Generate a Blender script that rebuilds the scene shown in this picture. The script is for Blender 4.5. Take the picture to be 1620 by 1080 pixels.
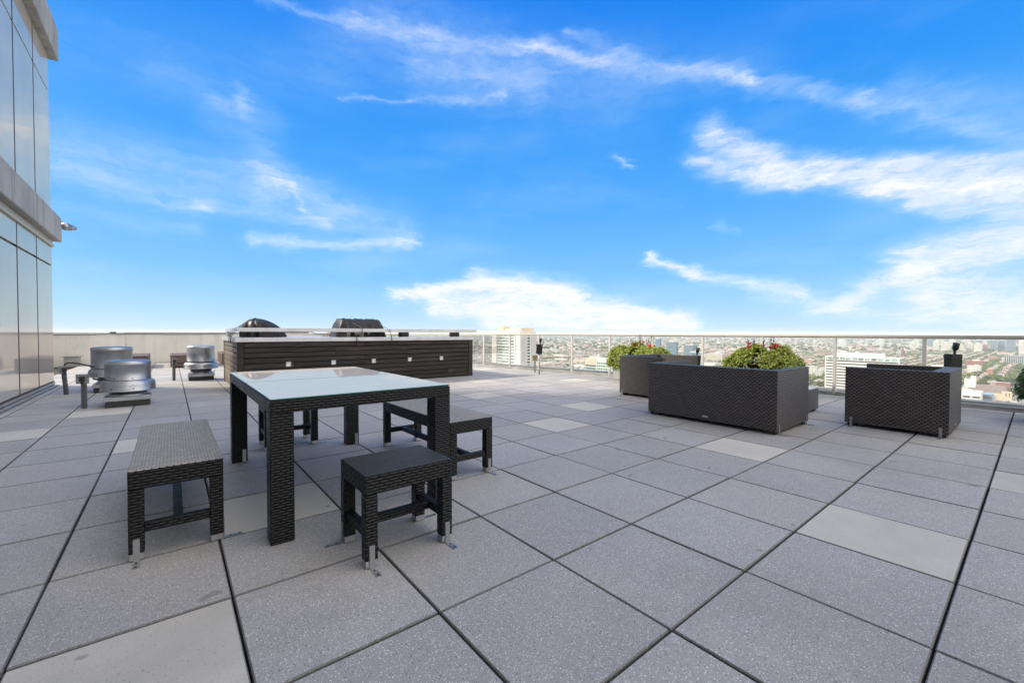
import bpy, bmesh, math, random
import numpy as np
from mathutils import Vector, Matrix
rad = math.radians
R = random.Random(7)
scene = bpy.context.scene
for o in list(bpy.data.objects): bpy.data.objects.remove(o, do_unlink=True)
COL = scene.collection

# ------------------------------------------------------------------ camera
CAM = Vector((-1.4053, -1.4306, 1.0740))
FW = Vector((0.62627563, 0.7793362, -0.02034518))
RT = Vector((0.77952638, -0.62636463, 0.00244509))
UP = Vector((0.01083795, 0.0173909, 0.99979003))
F = 672.075          # focal length in pixels of the 1620 px wide photograph
cd = bpy.data.cameras.new('camera')
cam = bpy.data.objects.new('camera', cd); COL.objects.link(cam)
M = Matrix.Identity(4)
for r in range(3):
    M[r][0] = RT[r]; M[r][1] = UP[r]; M[r][2] = -FW[r]; M[r][3] = CAM[r]
cam.matrix_world = M
cd.sensor_width = 36; cd.lens = 36*F/1620; cd.clip_start = .05; cd.clip_end = 90000
scene.camera = cam
def ray(px, py): return (FW*F + RT*(px-810) + UP*(540-py)).normalized()

# ------------------------------------------------------------------ node helpers
class NT:
    def __init__(s, tree): s.t = tree; s.n = tree.nodes; s.l = tree.links
    def new(s, kind, **kw):
        n = s.n.new(kind)
        for k, v in kw.items(): setattr(n, k, v)
        return n
    def put(s, sock, v):
        if v is None: return
        if isinstance(v, bpy.types.NodeSocket): s.l.new(v, sock)
        elif isinstance(v, (tuple, list)) and len(v) == 3 and sock.type == 'RGBA': sock.default_value = (*v, 1)
        else: sock.default_value = v
    def m(s, op, a, b=None, c=None, clamp=False):
        n = s.new('ShaderNodeMath', operation=op, use_clamp=clamp)
        s.put(n.inputs[0], a); s.put(n.inputs[1], b); s.put(n.inputs[2], c)
        return n.outputs[0]
    def v(s, op, a, b=None, sc=None):
        n = s.new('ShaderNodeVectorMath', operation=op)
        s.put(n.inputs[0], a)
        if b is not None: s.put(n.inputs[1], b)
        if sc is not None: s.put(n.inputs['Scale'], sc)
        return n.outputs['Value' if op in ('DOT_PRODUCT', 'LENGTH', 'DISTANCE') else 'Vector']
    def mix(s, f, a, b, blend='MIX'):
        n = s.new('ShaderNodeMix', data_type='RGBA', blend_type=blend)
        s.put(n.inputs[0], f); s.put(n.inputs[6], a); s.put(n.inputs[7], b)
        return n.outputs[2]
    def noise(s, vec, scale=5, detail=3, rough=.55, dist=0, out=0):
        n = s.new('ShaderNodeTexNoise'); s.put(n.inputs['Vector'], vec)
        n.inputs['Scale'].default_value = scale; n.inputs['Detail'].default_value = detail
        n.inputs['Roughness'].default_value = rough; n.inputs['Distortion'].default_value = dist
        return n.outputs[out]
    def vor(s, vec, scale=5, out='Distance', rnd=1):
        n = s.new('ShaderNodeTexVoronoi'); s.put(n.inputs['Vector'], vec)
        n.inputs['Scale'].default_value = scale; n.inputs['Randomness'].default_value = rnd
        return n.outputs[out]
    def ramp(s, f, stops, interp='LINEAR'):
        n = s.new('ShaderNodeValToRGB'); s.put(n.inputs[0], f); cr = n.color_ramp; cr.interpolation = interp
        while len(cr.elements) < len(stops): cr.elements.new(.5)
        for e, (p, c) in zip(cr.elements, stops):
            e.position = p; e.color = (*c, 1) if isinstance(c, (tuple, list)) else (c, c, c, 1)
        return n.outputs[0]
    def rng(s, f, a, b, c=0., d=1., smooth=False):
        n = s.new('ShaderNodeMapRange'); s.put(n.inputs[0], f)
        if smooth: n.interpolation_type = 'SMOOTHSTEP'
        for i, x in enumerate((a, b, c, d)): s.put(n.inputs[1+i], x)
        return n.outputs[0]
    def mapv(s, vec, scale=(1, 1, 1), rot=(0, 0, 0), loc=(0, 0, 0)):
        n = s.new('ShaderNodeMapping'); s.put(n.inputs[0], vec)
        n.inputs['Scale'].default_value = scale; n.inputs['Rotation'].default_value = rot; n.inputs['Location'].default_value = loc
        return n.outputs[0]
    def sep(s, vec):
        n = s.new('ShaderNodeSeparateXYZ'); s.put(n.inputs[0], vec); return n.outputs
    def comb(s, x, y, z=0.):
        n = s.new('ShaderNodeCombineXYZ')
        for i, q in enumerate((x, y, z)): s.put(n.inputs[i], q)
        return n.outputs[0]
    def bump(s, h, strength=.5, dist=.01, nrm=None):
        n = s.new('ShaderNodeBump'); s.put(n.inputs['Height'], h)
        n.inputs['Strength'].default_value = strength; n.inputs['Distance'].default_value = dist
        if nrm is not None: s.put(n.inputs['Normal'], nrm)
        return n.outputs[0]
def material(name, fn):
    m = bpy.data.materials.new(name); m.use_nodes = True; m.node_tree.nodes.clear()
    t = NT(m.node_tree); out = t.new('ShaderNodeOutputMaterial')
    t.uv = t.new('ShaderNodeUVMap', uv_map='UVMap').outputs[0]
    tc = t.new('ShaderNodeTexCoord'); t.obj = tc.outputs['Object']
    t.geo = t.new('ShaderNodeNewGeometry'); t.pos = t.geo.outputs['Position']
    t.tone = t.new('ShaderNodeAttribute', attribute_name='tone').outputs['Color']
    oi = t.new('ShaderNodeObjectInfo'); t.ocol = oi.outputs['Color']; t.ornd = oi.outputs['Random']
    sh = fn(t); t.l.new(sh, out.inputs[0]); return m
def prin(t, col, rough=.6, metal=0., bump=None, spec=.5, ior=1.5, **kw):
    n = t.new('ShaderNodeBsdfPrincipled')
    t.put(n.inputs['Base Color'], col); t.put(n.inputs['Roughness'], rough); t.put(n.inputs['Metallic'], metal)
    t.put(n.inputs['Specular IOR Level'], spec); t.put(n.inputs['IOR'], ior)
    if bump is not None: t.put(n.inputs['Normal'], bump)
    for k, v in kw.items(): t.put(n.inputs[k], v)
    return n.outputs[0]

# ------------------------------------------------------------------ world, sun, exposure
SUN_AZ = math.atan2(.69, -.72)        # direction towards the sun, seen from above
SUN_EL = rad(38)
w = bpy.data.worlds.new("World"); scene.world = w; w.use_nodes = True
w.node_tree.nodes.clear(); t = NT(w.node_tree)
out = t.new('ShaderNodeOutputWorld'); bg = t.new('ShaderNodeBackground')
sky = t.new('ShaderNodeTexSky', sky_type='NISHITA', sun_disc=False)
sky.sun_elevation = SUN_EL; sky.sun_rotation = math.pi/2 - SUN_AZ
sky.altitude = 150; sky.air_density = 1.0; sky.dust_density = .6; sky.ozone_density = 2.0
D_ = t.new('ShaderNodeTexCoord').outputs['Generated']
dx, dy, dz = t.sep(D_)
SKY_STR = .125
az = t.m('MULTIPLY', t.m('ARCTAN2', dy, dx), 57.2958)
el = t.m('MULTIPLY', t.m('ARCSINE', dz), 57.2958)
# the photograph's deep, saturated blue, paler towards the horizon, laid over the physical sky
def sc_(c): return tuple(x for x in c)
rampc = t.ramp(t.rng(el, 0, 45), [(0, (.56, .80, 1.0)), (.067, (.38, .69, 1.0)), (.16, (.20, .56, 1.0)), (.33, (.09, .43, .98)), (.56, (.022, .315, .95)), (.82, (.002, .225, .90)), (1, (.0, .20, .88))])
base = t.v('SCALE', rampc, sc=1/SKY_STR)
base = t.mix(.06, base, sky.outputs[0])
# cirrus: long soft strokes in (azimuth, elevation) degrees, frayed by stretched noise
P0 = t.comb(az, el)
wob = t.v('SUBTRACT', t.noise(t.mapv(P0, (.06, .16, 1)), 1, 4, .6, out=1), (.5, .5, .5))
wob2 = t.v('SUBTRACT', t.noise(t.mapv(P0, (.28, .7, 1)), 1, 6, .68, out=1), (.5, .5, .5))
P1 = t.v('ADD', P0, t.v('ADD', t.v('MULTIPLY', wob, (5, 2.4, 0)), t.v('MULTIPLY', wob2, (4.2, 2.4, 0))))
def azel(px, py):
    d = ray(px, py); return (math.degrees(math.atan2(d.y, d.x)), math.degrees(math.asin(d.z)), 0)
STROKES = [
 (400,-5,560,33,8,.22),(560,33,860,78,11,.24),(860,78,1180,123,11,.26),(1180,123,1370,160,14,.25),(600,20,1200,105,34,.10),(820,70,1000,98,6,.14),(1370,160,1640,225,24,.26),
 (900,48,1190,122,8,.2),(660,95,840,132,26,.20),(560,50,980,150,60,.12),(530,152,650,160,4,.22),(650,160,790,150,5,.24),
 (383,150,395,186,10,.22),(360,190,420,240,30,.14),(450,290,480,330,5,.22),(480,330,520,345,6,.18),(100,330,300,360,22,.16),(90,225,420,290,44,.26),(420,290,640,360,30,.26),(90,270,330,325,22,.30),(330,325,520,350,14,.26),
 (400,378,650,384,12,.42),(420,275,560,345,14,.14),(250,120,420,190,26,.12),(90,70,520,120,60,.09),
 (1120,212,1215,262,24,.60),(1098,258,1250,288,16,.50),(1215,262,1400,288,24,.74),(1400,285,1660,300,38,.9),(1280,250,1660,255,18,.45),
 (1450,320,1660,345,26,.40),(1660,375,1440,415,52,.80),(1440,425,1350,468,26,.6),(1480,465,1660,480,55,.7),(1300,485,1660,515,30,.5),
 (620,468,760,452,11,.8),(760,450,900,470,20,1.05),(690,482,1000,500,18,1.0),(900,478,1090,514,17,1.0),(780,508,1060,522,14,.85),
 (1018,406,1100,430,8,.72),(1100,434,1260,462,12,.55),(985,240,1004,258,5,.4),(1130,355,1170,362,6,.2),(1440,140,1660,180,40,.18),(1200,470,1330,480,14,.22)]
acc = None
for (x1, y1, x2, y2, wd, stg) in STROKES:
    A = Vector(azel(x1, y1)); B = Vector(azel(x2, y2)); ab = B-A
    wdeg = wd/F*57.3*(1/(1+(((x1+x2)/2-810)/F)**2))
    ap = t.v('SUBTRACT', P1, tuple(A))
    h = t.m('DIVIDE', t.v('DOT_PRODUCT', ap, tuple(ab)), ab.dot(ab), clamp=True)
    dist = t.v('LENGTH', t.v('SUBTRACT', ap, t.v('SCALE', tuple(ab), sc=h)))
    g = t.m('EXPONENT', t.m('MULTIPLY', t.m('MULTIPLY', dist, dist), -1/(wdeg*wdeg*1.1)))
    g = t.m('MULTIPLY', g, stg)
    acc = g if acc is None else t.m('SUBTRACT', 1., t.m('MULTIPLY', t.m('SUBTRACT', 1., acc), t.m('SUBTRACT', 1., t.m('MINIMUM', g, .98))))
fib = t.noise(t.mapv(P1, (.10, .75, 1), rot=(0, 0, rad(9))), 1, 6, .62)
fib2 = t.noise(t.mapv(P1, (.35, .9, 1), rot=(0, 0, rad(20))), 1, 6, .65)
fib3 = t.noise(t.mapv(P1, (.5, 4.5, 1), rot=(0, 0, rad(10))), 1, 5, .6)
tex = t.rng(t.m('ADD', t.m('MULTIPLY', fib, .45), t.m('ADD', t.m('MULTIPLY', fib2, .35), t.m('MULTIPLY', fib3, .2))), .35, .63, .34, 1.12)
veil = t.m('MULTIPLY', t.rng(t.noise(t.mapv(P0, (.035, .12, 1), rot=(0, 0, rad(8))), 1, 5, .6), .48, .75, 0., .22), t.rng(el, 38, 5, .25, 1.))
cloud = t.m('MULTIPLY', acc, tex, clamp=True)
cloud = t.m('MAXIMUM', cloud, veil, clamp=True)
cloud = t.m('MULTIPLY', cloud, t.rng(el, -.5, .8, 0, 1))
whitev = 1.0/SKY_STR
ccol = t.mix(t.rng(cloud, .03, .5), (whitev*.55, whitev*.86, whitev*1.04), (whitev*.99, whitev*1.0, whitev*1.01))
final = t.mix(t.m('MULTIPLY', cloud, 1.22, clamp=True), base, ccol)
# added bright cloud overhead and behind the view, unseen, to light the terrace
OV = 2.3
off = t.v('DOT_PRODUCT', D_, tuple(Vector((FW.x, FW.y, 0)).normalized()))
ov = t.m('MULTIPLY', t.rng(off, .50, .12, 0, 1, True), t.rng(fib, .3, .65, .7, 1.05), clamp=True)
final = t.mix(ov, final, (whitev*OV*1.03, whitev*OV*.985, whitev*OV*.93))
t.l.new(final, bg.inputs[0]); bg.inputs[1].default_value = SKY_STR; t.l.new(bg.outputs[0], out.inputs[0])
w.cycles.sampling_method = 'MANUAL'; w.cycles.sample_map_resolution = 512

sl = bpy.data.lights.new('sun', 'SUN'); sl.energy = 5.0; sl.angle = rad(6); sl.color = (1, .90, .74)
so = bpy.data.objects.new('sun', sl); COL.objects.link(so)
sd = Vector((math.cos(SUN_AZ)*math.cos(SUN_EL), math.sin(SUN_AZ)*math.cos(SUN_EL), math.sin(SUN_EL)))
so.rotation_euler = sd.to_track_quat('Z', 'Y').to_euler(); so.location = (0, 0, 40)
vs = scene.view_settings; vs.view_transform = 'Standard'; vs.look = 'None'; vs.gamma = 1; vs.exposure = 0.06

# ------------------------------------------------------------------ mesh and object helpers
def newbm():
    bm = bmesh.new(); bm.loops.layers.uv.new('UVMap'); bm.loops.layers.float_color.new('tone'); return bm
def finface(bm, fc, tone=1., uv=None, off=(0, 0), mi=0):
    L = bm.loops.layers.uv['UVMap']; T = bm.loops.layers.float_color['tone']
    fc.normal_update(); n = fc.normal; fc.material_index = mi
    a = max(range(3), key=lambda i: abs(n[i]))
    for k, lp in enumerate(fc.loops):
        c = lp.vert.co
        lp[L].uv = uv[k] if uv else ((c.y+off[0], c.z+off[1]) if a == 0 else (c.x+off[0], c.z+off[1]) if a == 1 else (c.x+off[0], c.y+off[1]))
        tn = tone if isinstance(tone, (tuple, list)) else (tone, tone, tone)
        lp[T] = (*tn, 1)
BF = ((0,3,2,1),(4,5,6,7),(0,1,5,4),(1,2,6,5),(2,3,7,6),(3,0,4,7))
def box(bm, x0, x1, y0, y1, z0, z1, tone=1., off=(0, 0), mi=0, xf=None, skip=()):
    if x0 > x1: x0, x1 = x1, x0
    if y0 > y1: y0, y1 = y1, y0
    if z0 > z1: z0, z1 = z1, z0
    co = [(x0,y0,z0),(x1,y0,z0),(x1,y1,z0),(x0,y1,z0),(x0,y0,z1),(x1,y0,z1),(x1,y1,z1),(x0,y1,z1)]
    vs = [bm.verts.new(c) for c in co]
    fs = []
    for i, f in enumerate(BF):
        if i in skip: continue
        fc = bm.faces.new([vs[k] for k in f]); finface(bm, fc, tone, None, off, mi); fs.append(fc)
    if xf is not None:
        for v in vs: v.co = xf @ v.co
    return vs
def bevelbox(bm, x0, x1, y0, y1, z0, z1, b=.006, tone=1., off=(0, 0), seg=1, mi=0):
    tmp = bmesh.new(); tmp.loops.layers.uv.new('UVMap'); tmp.loops.layers.float_color.new('tone')
    box(tmp, x0, x1, y0, y1, z0, z1)
    bmesh.ops.bevel(tmp, geom=tmp.edges[:], offset=b, segments=seg, affect='EDGES', profile=.6)
    m = {}
    for v in tmp.verts: m[v.index] = None
    tmp.verts.index_update(); vm = [bm.verts.new(v.co) for v in tmp.verts]
    for f in tmp.faces:
        fc = bm.faces.new([vm[v.index] for v in f.verts]); finface(bm, fc, tone, None, off, mi); fc.smooth = False
    tmp.free(); return vm
def lathe(bm, prof, seg=40, cx=0, cy=0, tone=1., smooth=True, mi=0, a0=0., a1=2*math.pi):
    full = abs(a1-a0-2*math.pi) < 1e-6; rings = []
    for (r, z) in prof:
        if r < 1e-5: rings.append([bm.verts.new((cx, cy, z))])
        else: rings.append([bm.verts.new((cx+r*math.cos(a0+(a1-a0)*k/seg), cy+r*math.sin(a0+(a1-a0)*k/seg), z)) for k in range(seg)])
    for i in range(len(rings)-1):
        A, B = rings[i], rings[i+1]
        for k in range(seg):
            k2 = (k+1) % seg
            vs = [A[k % len(A)], A[k2 % len(A)], B[k2 % len(B)], B[k % len(B)]]
            u = []
            for q in vs:
                if q not in u: u.append(q)
            if len(u) < 3: continue
            fc = bm.faces.new(u); fc.smooth = smooth
            finface(bm, fc, tone, [(math.atan2(q.co.y-cy, q.co.x-cx)*.3, q.co.z) for q in u], mi=mi)
def tube(bm, pts, r, seg=8, tone=1., smooth=True, mi=0, caps=True):
    pts = [Vector(p) for p in pts]; rings = []; n = len(pts)
    rr = r if isinstance(r, (list, tuple)) else [r]*n
    up = None
    for i, p in enumerate(pts):
        d = (pts[min(i+1, n-1)]-pts[max(i-1, 0)]).normalized()
        if up is None: up = Vector((0, 0, 1)) if abs(d.z) < .9 else Vector((1, 0, 0))
        s = d.cross(up).normalized(); u2 = s.cross(d).normalized(); up = u2
        rings.append([bm.verts.new(p + (s*math.cos(2*math.pi*k/seg)+u2*math.sin(2*math.pi*k/seg))*rr[i]) for k in range(seg)])
    acc = 0
    for i in range(n-1):
        ln = (pts[i+1]-pts[i]).length
        for k in range(seg):
            k2 = (k+1) % seg
            fc = bm.faces.new([rings[i][k], rings[i][k2], rings[i+1][k2], rings[i+1][k]]); fc.smooth = smooth
            finface(bm, fc, tone, [(k*.02, acc), (k*.02+.02, acc), (k*.02+.02, acc+ln), (k*.02, acc+ln)], mi=mi)
        acc += ln
    if caps:
        for rg in (rings[0][::-1], rings[-1]):
            fc = bm.faces.new(rg); finface(bm, fc, tone, mi=mi)
def mesh_of(name, bm, mats, recalc=False):
    if recalc: bmesh.ops.recalc_face_normals(bm, faces=bm.faces[:])
    me = bpy.data.meshes.new(name); bm.to_mesh(me); bm.free()
    for m in (mats if isinstance(mats, (list, tuple)) else [mats]): me.materials.append(m)
    return me
def obj(name, bm, mats, parent=None, recalc=False, label=None):
    me = mesh_of(name, bm, mats, recalc) if isinstance(bm, bmesh.types.BMesh) else bm
    o = bpy.data.objects.new(name, me); COL.objects.link(o)
    if parent is not None: o.parent = parent
    if label: o['label'] = label
    return o
def tag(o, label=None, cat=None, group=None, kind=None):
    if label: o['label'] = label
    if cat: o['category'] = cat
    if group: o['group'] = group
    if kind: o['kind'] = kind
    return o
def thing(name, label, cat, loc=(0, 0, 0), rz=0., group=None):
    o = bpy.data.objects.new(name, None); COL.objects.link(o); o.empty_display_size = .1
    o.location = loc; o.rotation_euler = (0, 0, rz); return tag(o, label, cat, group)
def copy_tree(o, parent=None, **kw):
    c = o.copy(); COL.objects.link(c)
    if parent is not None: c.parent = parent
    for ch in list(o.children): copy_tree(ch, c)
    return c
def place(src, loc, rz, label, group=None):
    c = copy_tree(src); c.location = loc; c.rotation_euler = (0, 0, rz); c['label'] = label
    if group: c['group'] = group
    return c

# ------------------------------------------------------------------ materials
def m_tile(t):
    n = t.noise(t.pos, 1.3, 3); n2 = t.noise(t.pos, 9, 3); n3 = t.noise(t.pos, 160, 2)
    c = t.mix(t.rng(n, .35, .65), (.292, .278, .264), (.355, .338, .320))
    c = t.mix(t.rng(n2, .35, .7, 0, .35), c, (.255, .24, .225))
    c = t.mix(t.rng(n3, .3, .7, 0, .6), c, (.36, .36, .365), 'MIX')
    # broken white and buff stone chips of several sizes
    for sc, th, lo, colr in ((88, .24, .70, (.78, .78, .76)), (130, .36, .48, (.70, .70, .69)), (60, .18, .84, (.70, .64, .53)), (115, .34, .55, (.09, .09, .095)), (250, .42, .4, (.50, .50, .50))):
        vn = t.new('ShaderNodeTexVoronoi'); t.put(vn.inputs['Vector'], t.pos); vn.inputs['Scale'].default_value = sc
        rnd = t.sep(vn.outputs['Color'])[0]
        mk = t.m('MULTIPLY', t.m('LESS_THAN', vn.outputs['Distance'], t.m('MULTIPLY', rnd, th)), t.m('GREATER_THAN', rnd, lo))
        c = t.mix(t.m('MULTIPLY', mk, .8), c, colr)
    cream = t.mix(t.rng(n3, .3, .7), (.50, .47, .41), (.62, .58, .51))
    cream = t.mix(t.rng(n, .3, .7, 0, .5), cream, (.37, .365, .33))
    vb = t.new('ShaderNodeTexVoronoi'); t.put(vb.inputs['Vector'], t.pos); vb.inputs['Scale'].default_value = 70
    rb = t.sep(vb.outputs['Color'])[0]
    mb = t.m('MULTIPLY', t.m('LESS_THAN', vb.outputs['Distance'], t.m('MULTIPLY', rb, .22)), t.m('GREATER_THAN', rb, .6))
    cream = t.mix(t.m('MULTIPLY', mb, .55), cream, (.16, .16, .15))
    tn = t.sep(t.tone)
    c = t.mix(tn[1], c, cream)
    c = t.mix(1., c, t.comb(tn[0], tn[0], tn[0]), 'MULTIPLY')
    c = t.mix(t.rng(t.noise(t.pos, .45, 5, .65, .6), .50, .68, 0, .28), c, (.17, .165, .16))
    c = t.mix(t.rng(t.noise(t.mapv(t.pos, loc=(7, 3, 0)), 2.2, 5, .7, .8), .56, .66, 0, .16), c, (.42, .41, .39))
    # small dark drips here and there
    st = t.rng(t.noise(t.pos, 6.5, 2, .4), .735, .75, 0, .4)
    c = t.mix(st, c, (.09, .09, .09))
    h = t.m('ADD', t.noise(t.pos, 220, 2), t.m('MULTIPLY', t.vor(t.pos, 150), -.6))
    return prin(t, c, t.rng(n3, .3, .7, .62, .85), bump=t.bump(h, .35, .003), spec=.35)
TILE = material('speckled_paver', m_tile)
UNDER = material('gap_dirt', lambda t: prin(t, t.mix(t.rng(t.noise(t.pos, 5, 4), .4, .7), (.012, .012, .011), (.035, .035, .02)), .95))
def weave(dark, lite, rh, L, rough=.34, ior=1.5, bd=.006, hi=1.8, sp=.5):
    def f(t):
        u, v, _ = t.sep(t.uv)
        row = t.m('FLOOR', t.m('DIVIDE', v, rh))
        par = t.m('ABSOLUTE', t.m('MODULO', row, 2.))
        cu = t.m('ADD', t.m('DIVIDE', u, L), t.m('MULTIPLY', par, .5))
        fu = t.m('FRACT', cu); fv = t.m('FRACT', t.m('DIVIDE', v, rh))
        su = t.m('SINE', t.m('MULTIPLY', fu, math.pi)); sv = t.m('SINE', t.m('MULTIPLY', fv, math.pi))
        h = t.m('MULTIPLY', t.m('POWER', su, .7), sv)
        wn = t.new('ShaderNodeTexWhiteNoise', noise_dimensions='2D'); t.put(wn.inputs['Vector'], t.comb(t.m('FLOOR', cu), row)); seed = wn.outputs[0]
        n = t.noise(t.comb(t.m('MULTIPLY', u, 25.), t.m('MULTIPLY', v, 400.)), 1, 2)
        body = t.mix(seed, dark, lite)
        c = t.mix(t.rng(h, .12, .62), tuple(x*.12 for x in dark), body)
        c = t.mix(t.rng(h, .6, 1., 0, .7), c, tuple(min(1, x*hi) for x in lite))  # painted highlight on the crown of each strand
        c = t.mix(t.rng(n, .5, .8, 0, .1), c, tuple(min(1, x*1.5) for x in lite))
        return prin(t, c, t.m('ADD', rough-.05, t.m('MULTIPLY', seed, .12)), bump=t.bump(h, 1., bd), spec=sp, ior=ior)
    return f
RBLACK = material('black_rattan', weave((.0065, .0065, .007), (.011, .011, .012), .0140, .046, hi=1.3, bd=.004, rough=.4, sp=.26))
RTOP = material('black_rattan_seat_sheen', weave((.30, .265, .21), (.60, .53, .42), .0135, .028, rough=.4, ior=1.3, hi=1.4))  # grazing sky sheen on the bench tops painted into the strand colour
RSTOOL = material('black_rattan_stool_seat', weave((.016, .016, .017), (.04, .04, .042), .0135, .026, rough=.36))  # fainter sky sheen of the stool tops, also painted into the colour
RBROWN = material('brown_rattan', weave((.052, .043, .040), (.105, .088, .082), .0195, .046, rough=.42, hi=1.7))
RTAN = material('faded_rattan', weave((.09, .055, .045), (.17, .11, .09), .03, .07, rough=.5))
def metal(name, col, rough=.35, met=1., brush=0., dirt=.2):
    def f(t):
        n = t.noise(t.obj, 7, 4); c = t.mix(t.rng(n, .42, .75, 0, dirt), col, tuple(x*.45 for x in col))
        fine = t.noise(t.mapv(t.obj, (60, 60, 2)), 1, 3)
        return prin(t, c, t.rng(n, .3, .75, rough-.07, rough+.14), met, t.bump(t.m('ADD', t.m('MULTIPLY', fine, brush), t.m('MULTIPLY', n, .15)), .05, .002))
    return material(name, f)
ALU = metal('spun_aluminium', (.40, .415, .44), .38, .9, .25, .3)
GALV = metal('galvanised_steel', (.42, .43, .44), .42, .9, .1, .35)
STRUT = metal('dark_strut', (.17, .18, .19), .5, .7)
STEEL = metal('bracket_steel', (.36, .37, .38), .45, .85)
FOOT = metal('brushed_foot_cap', (.55, .55, .56), .32, .95)
RAILM = metal('champagne_rail_paint', (.74, .70, .60), .45, .05, 0, .12)
POSTM = metal('grey_post_paint', (.68, .67, .64), .45, .1, 0, .15)
BLK = material('black_powder_coat', lambda t: prin(t, t.mix(t.rng(t.noise(t.obj, 40, 2), .4, .8), (.012, .012, .013), (.028, .027, .028)), .45))
RUB = material('black_cable', lambda t: prin(t, (.012, .012, .013), .5))
BOXG = material('grey_junction_box', lambda t: prin(t, t.mix(t.rng(t.noise(t.obj, 14, 3), .4, .7), (.17, .18, .18), (.25, .26, .26)), .5, .5))
BOXY = material('tan_junction_box', lambda t: prin(t, t.mix(t.rng(t.noise(t.obj, 20, 3), .4, .7), (.24, .21, .13), (.36, .33, .22)), .7))
def m_conc(c1, c2, streak=.4, pits=.5):
    def f(t):
        n = t.noise(t.pos, 1.1, 5, .6); n2 = t.noise(t.pos, 14, 4); s = t.noise(t.mapv(t.pos, (5, 5, .35)), 1, 4, .6)
        c = t.mix(t.rng(n, .3, .7), c1, c2)
        c = t.mix(t.rng(s, .5, .72, 0, streak), c, tuple(x*.45 for x in c1))
        c = t.mix(t.rng(n2, .55, .75, 0, .3), c, tuple(x*.7 for x in c1))
        pv = t.vor(t.pos, 9); pm = t.m('MULTIPLY', t.m('LESS_THAN', pv, .055), pits)
        c = t.mix(pm, c, tuple(x*.3 for x in c1))
        return prin(t, c, .85, bump=t.bump(t.m('ADD', n2, t.m('MULTIPLY', pm, -2.)), .4, .01), spec=.3)
    return f
WALLC = material('parapet_concrete', m_conc((.60, .585, .54), (.72, .705, .66), .22, .7))
BANDC = material('band_concrete', m_conc((.29, .285, .275), (.40, .395, .38), .75, .3))
LEDGE = material('ledge_concrete', m_conc((.36, .36, .35), (.46, .455, .43), .2, .2))
CURB = material('curb_metal', lambda t: prin(t, t.mix(t.rng(t.noise(t.pos, 3, 4), .35, .7), (.32, .32, .31), (.45, .44, .42)), .5, .4))
MULL = material('mullion', lambda t: prin(t, (.03, .027, .03), .5))
SILL = material('cream_sill', lambda t: prin(t, (.45, .43, .36), .6))
def m_glass(tint, refl):
    def f(t):
        tr = t.new('ShaderNodeBsdfTransparent'); tr.inputs[0].default_value = (*tint, 1)
        gl = t.new('ShaderNodeBsdfGlossy'); gl.inputs['Roughness'].default_value = .01
        fr = t.new('ShaderNodeFresnel'); fr.inputs[0].default_value = 1.45
        mx = t.new('ShaderNodeMixShader'); t.put(mx.inputs[0], t.m('MULTIPLY', fr.outputs[0], refl))
        t.l.new(tr.outputs[0], mx.inputs[1]); t.l.new(gl.outputs[0], mx.inputs[2]); return mx.outputs[0]
    return f
GLASS = material('railing_glass', m_glass((.965, .98, .97), .6))
def coated(base1, base2, refl, gtint, ior, wob=0., rough=.01, ns=5):
    def f(t):
        d = t.new('ShaderNodeBsdfDiffuse'); t.put(d.inputs[0], t.mix(t.rng(t.noise(t.pos, ns, 3), .35, .65), base1, base2))
        g_ = t.new('ShaderNodeBsdfGlossy'); g_.inputs[0].default_value = (*gtint, 1); g_.inputs['Roughness'].default_value = rough
        if wob: t.put(g_.inputs['Normal'], t.bump(t.noise(t.pos, .55, 1), wob, .01))
        fr = t.new('ShaderNodeFresnel'); fr.inputs[0].default_value = ior
        mx = t.new('ShaderNodeMixShader'); t.put(mx.inputs[0], t.m('MULTIPLY', fr.outputs[0], refl, clamp=True))
        t.l.new(d.outputs[0], mx.inputs[1]); t.l.new(g_.outputs[0], mx.inputs[2]); return mx.outputs[0]
    return f
TGLASS = material('table_glass', coated((.84, .77, .69), (.88, .81, .73), .85, (1., .80, .62), 1.45))
GEDGE = material('glass_edge', lambda t: prin(t, (.03, .10, .085), .15))
def m_wood(dark, mid, warm):
    def f(t):
        g = t.noise(t.mapv(t.uv, (2.2, 75, 1)), 1, 5, .6, .4); g2 = t.noise(t.mapv(t.uv, (1.1, 9, 1)), 1, 4)
        c = t.mix(t.rng(g, .35, .68), dark, mid)
        c = t.mix(t.rng(g2, .5, .72, 0, .6), c, warm)
        kn = t.rng(t.vor(t.mapv(t.uv, (1.4, 7, 1)), 1.3), .0, .06, .8, 0)
        c = t.mix(kn, c, tuple(x*.4 for x in dark))
        tn = t.sep(t.tone)[0]
        c = t.mix(1., c, t.comb(tn, tn, tn), 'MULTIPLY')
        return prin(t, c, .62, bump=t.bump(g, .35, .004), spec=.35)
    return f
WOOD = material('stained_slats', m_wood((.011, .009, .009), (.030, .024, .022), (.085, .06, .046)))
WOODS = material('sunlit_side_slats', m_wood((.14, .11, .088), (.24, .195, .155), (.33, .27, .21)))  # sunlight on the bar's left side painted in as paler wood
CTOP = material('counter_top_metal', lambda t: prin(t, t.mix(t.rng(t.noise(t.pos, 4, 4), .35, .7), (.50, .50, .51), (.62, .62, .63)), .33, .35))
LAMPG = material('step_light_lens', lambda t: prin(t, t.mix(t.rng(t.noise(t.obj, 60, 2), .4, .6), (.6, .6, .57), (.8, .8, .77)), .3))
def m_cover(t):
    w_ = t.noise(t.mapv(t.obj, (3, 3, 2)), 4, 4, .6, .8)
    return prin(t, t.mix(w_, (.010, .010, .011), (.024, .025, .027)), t.rng(w_, .3, .7, .42, .55), bump=t.bump(w_, .3, .012), spec=.35)
COVER = material('black_vinyl_cover', m_cover)
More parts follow.
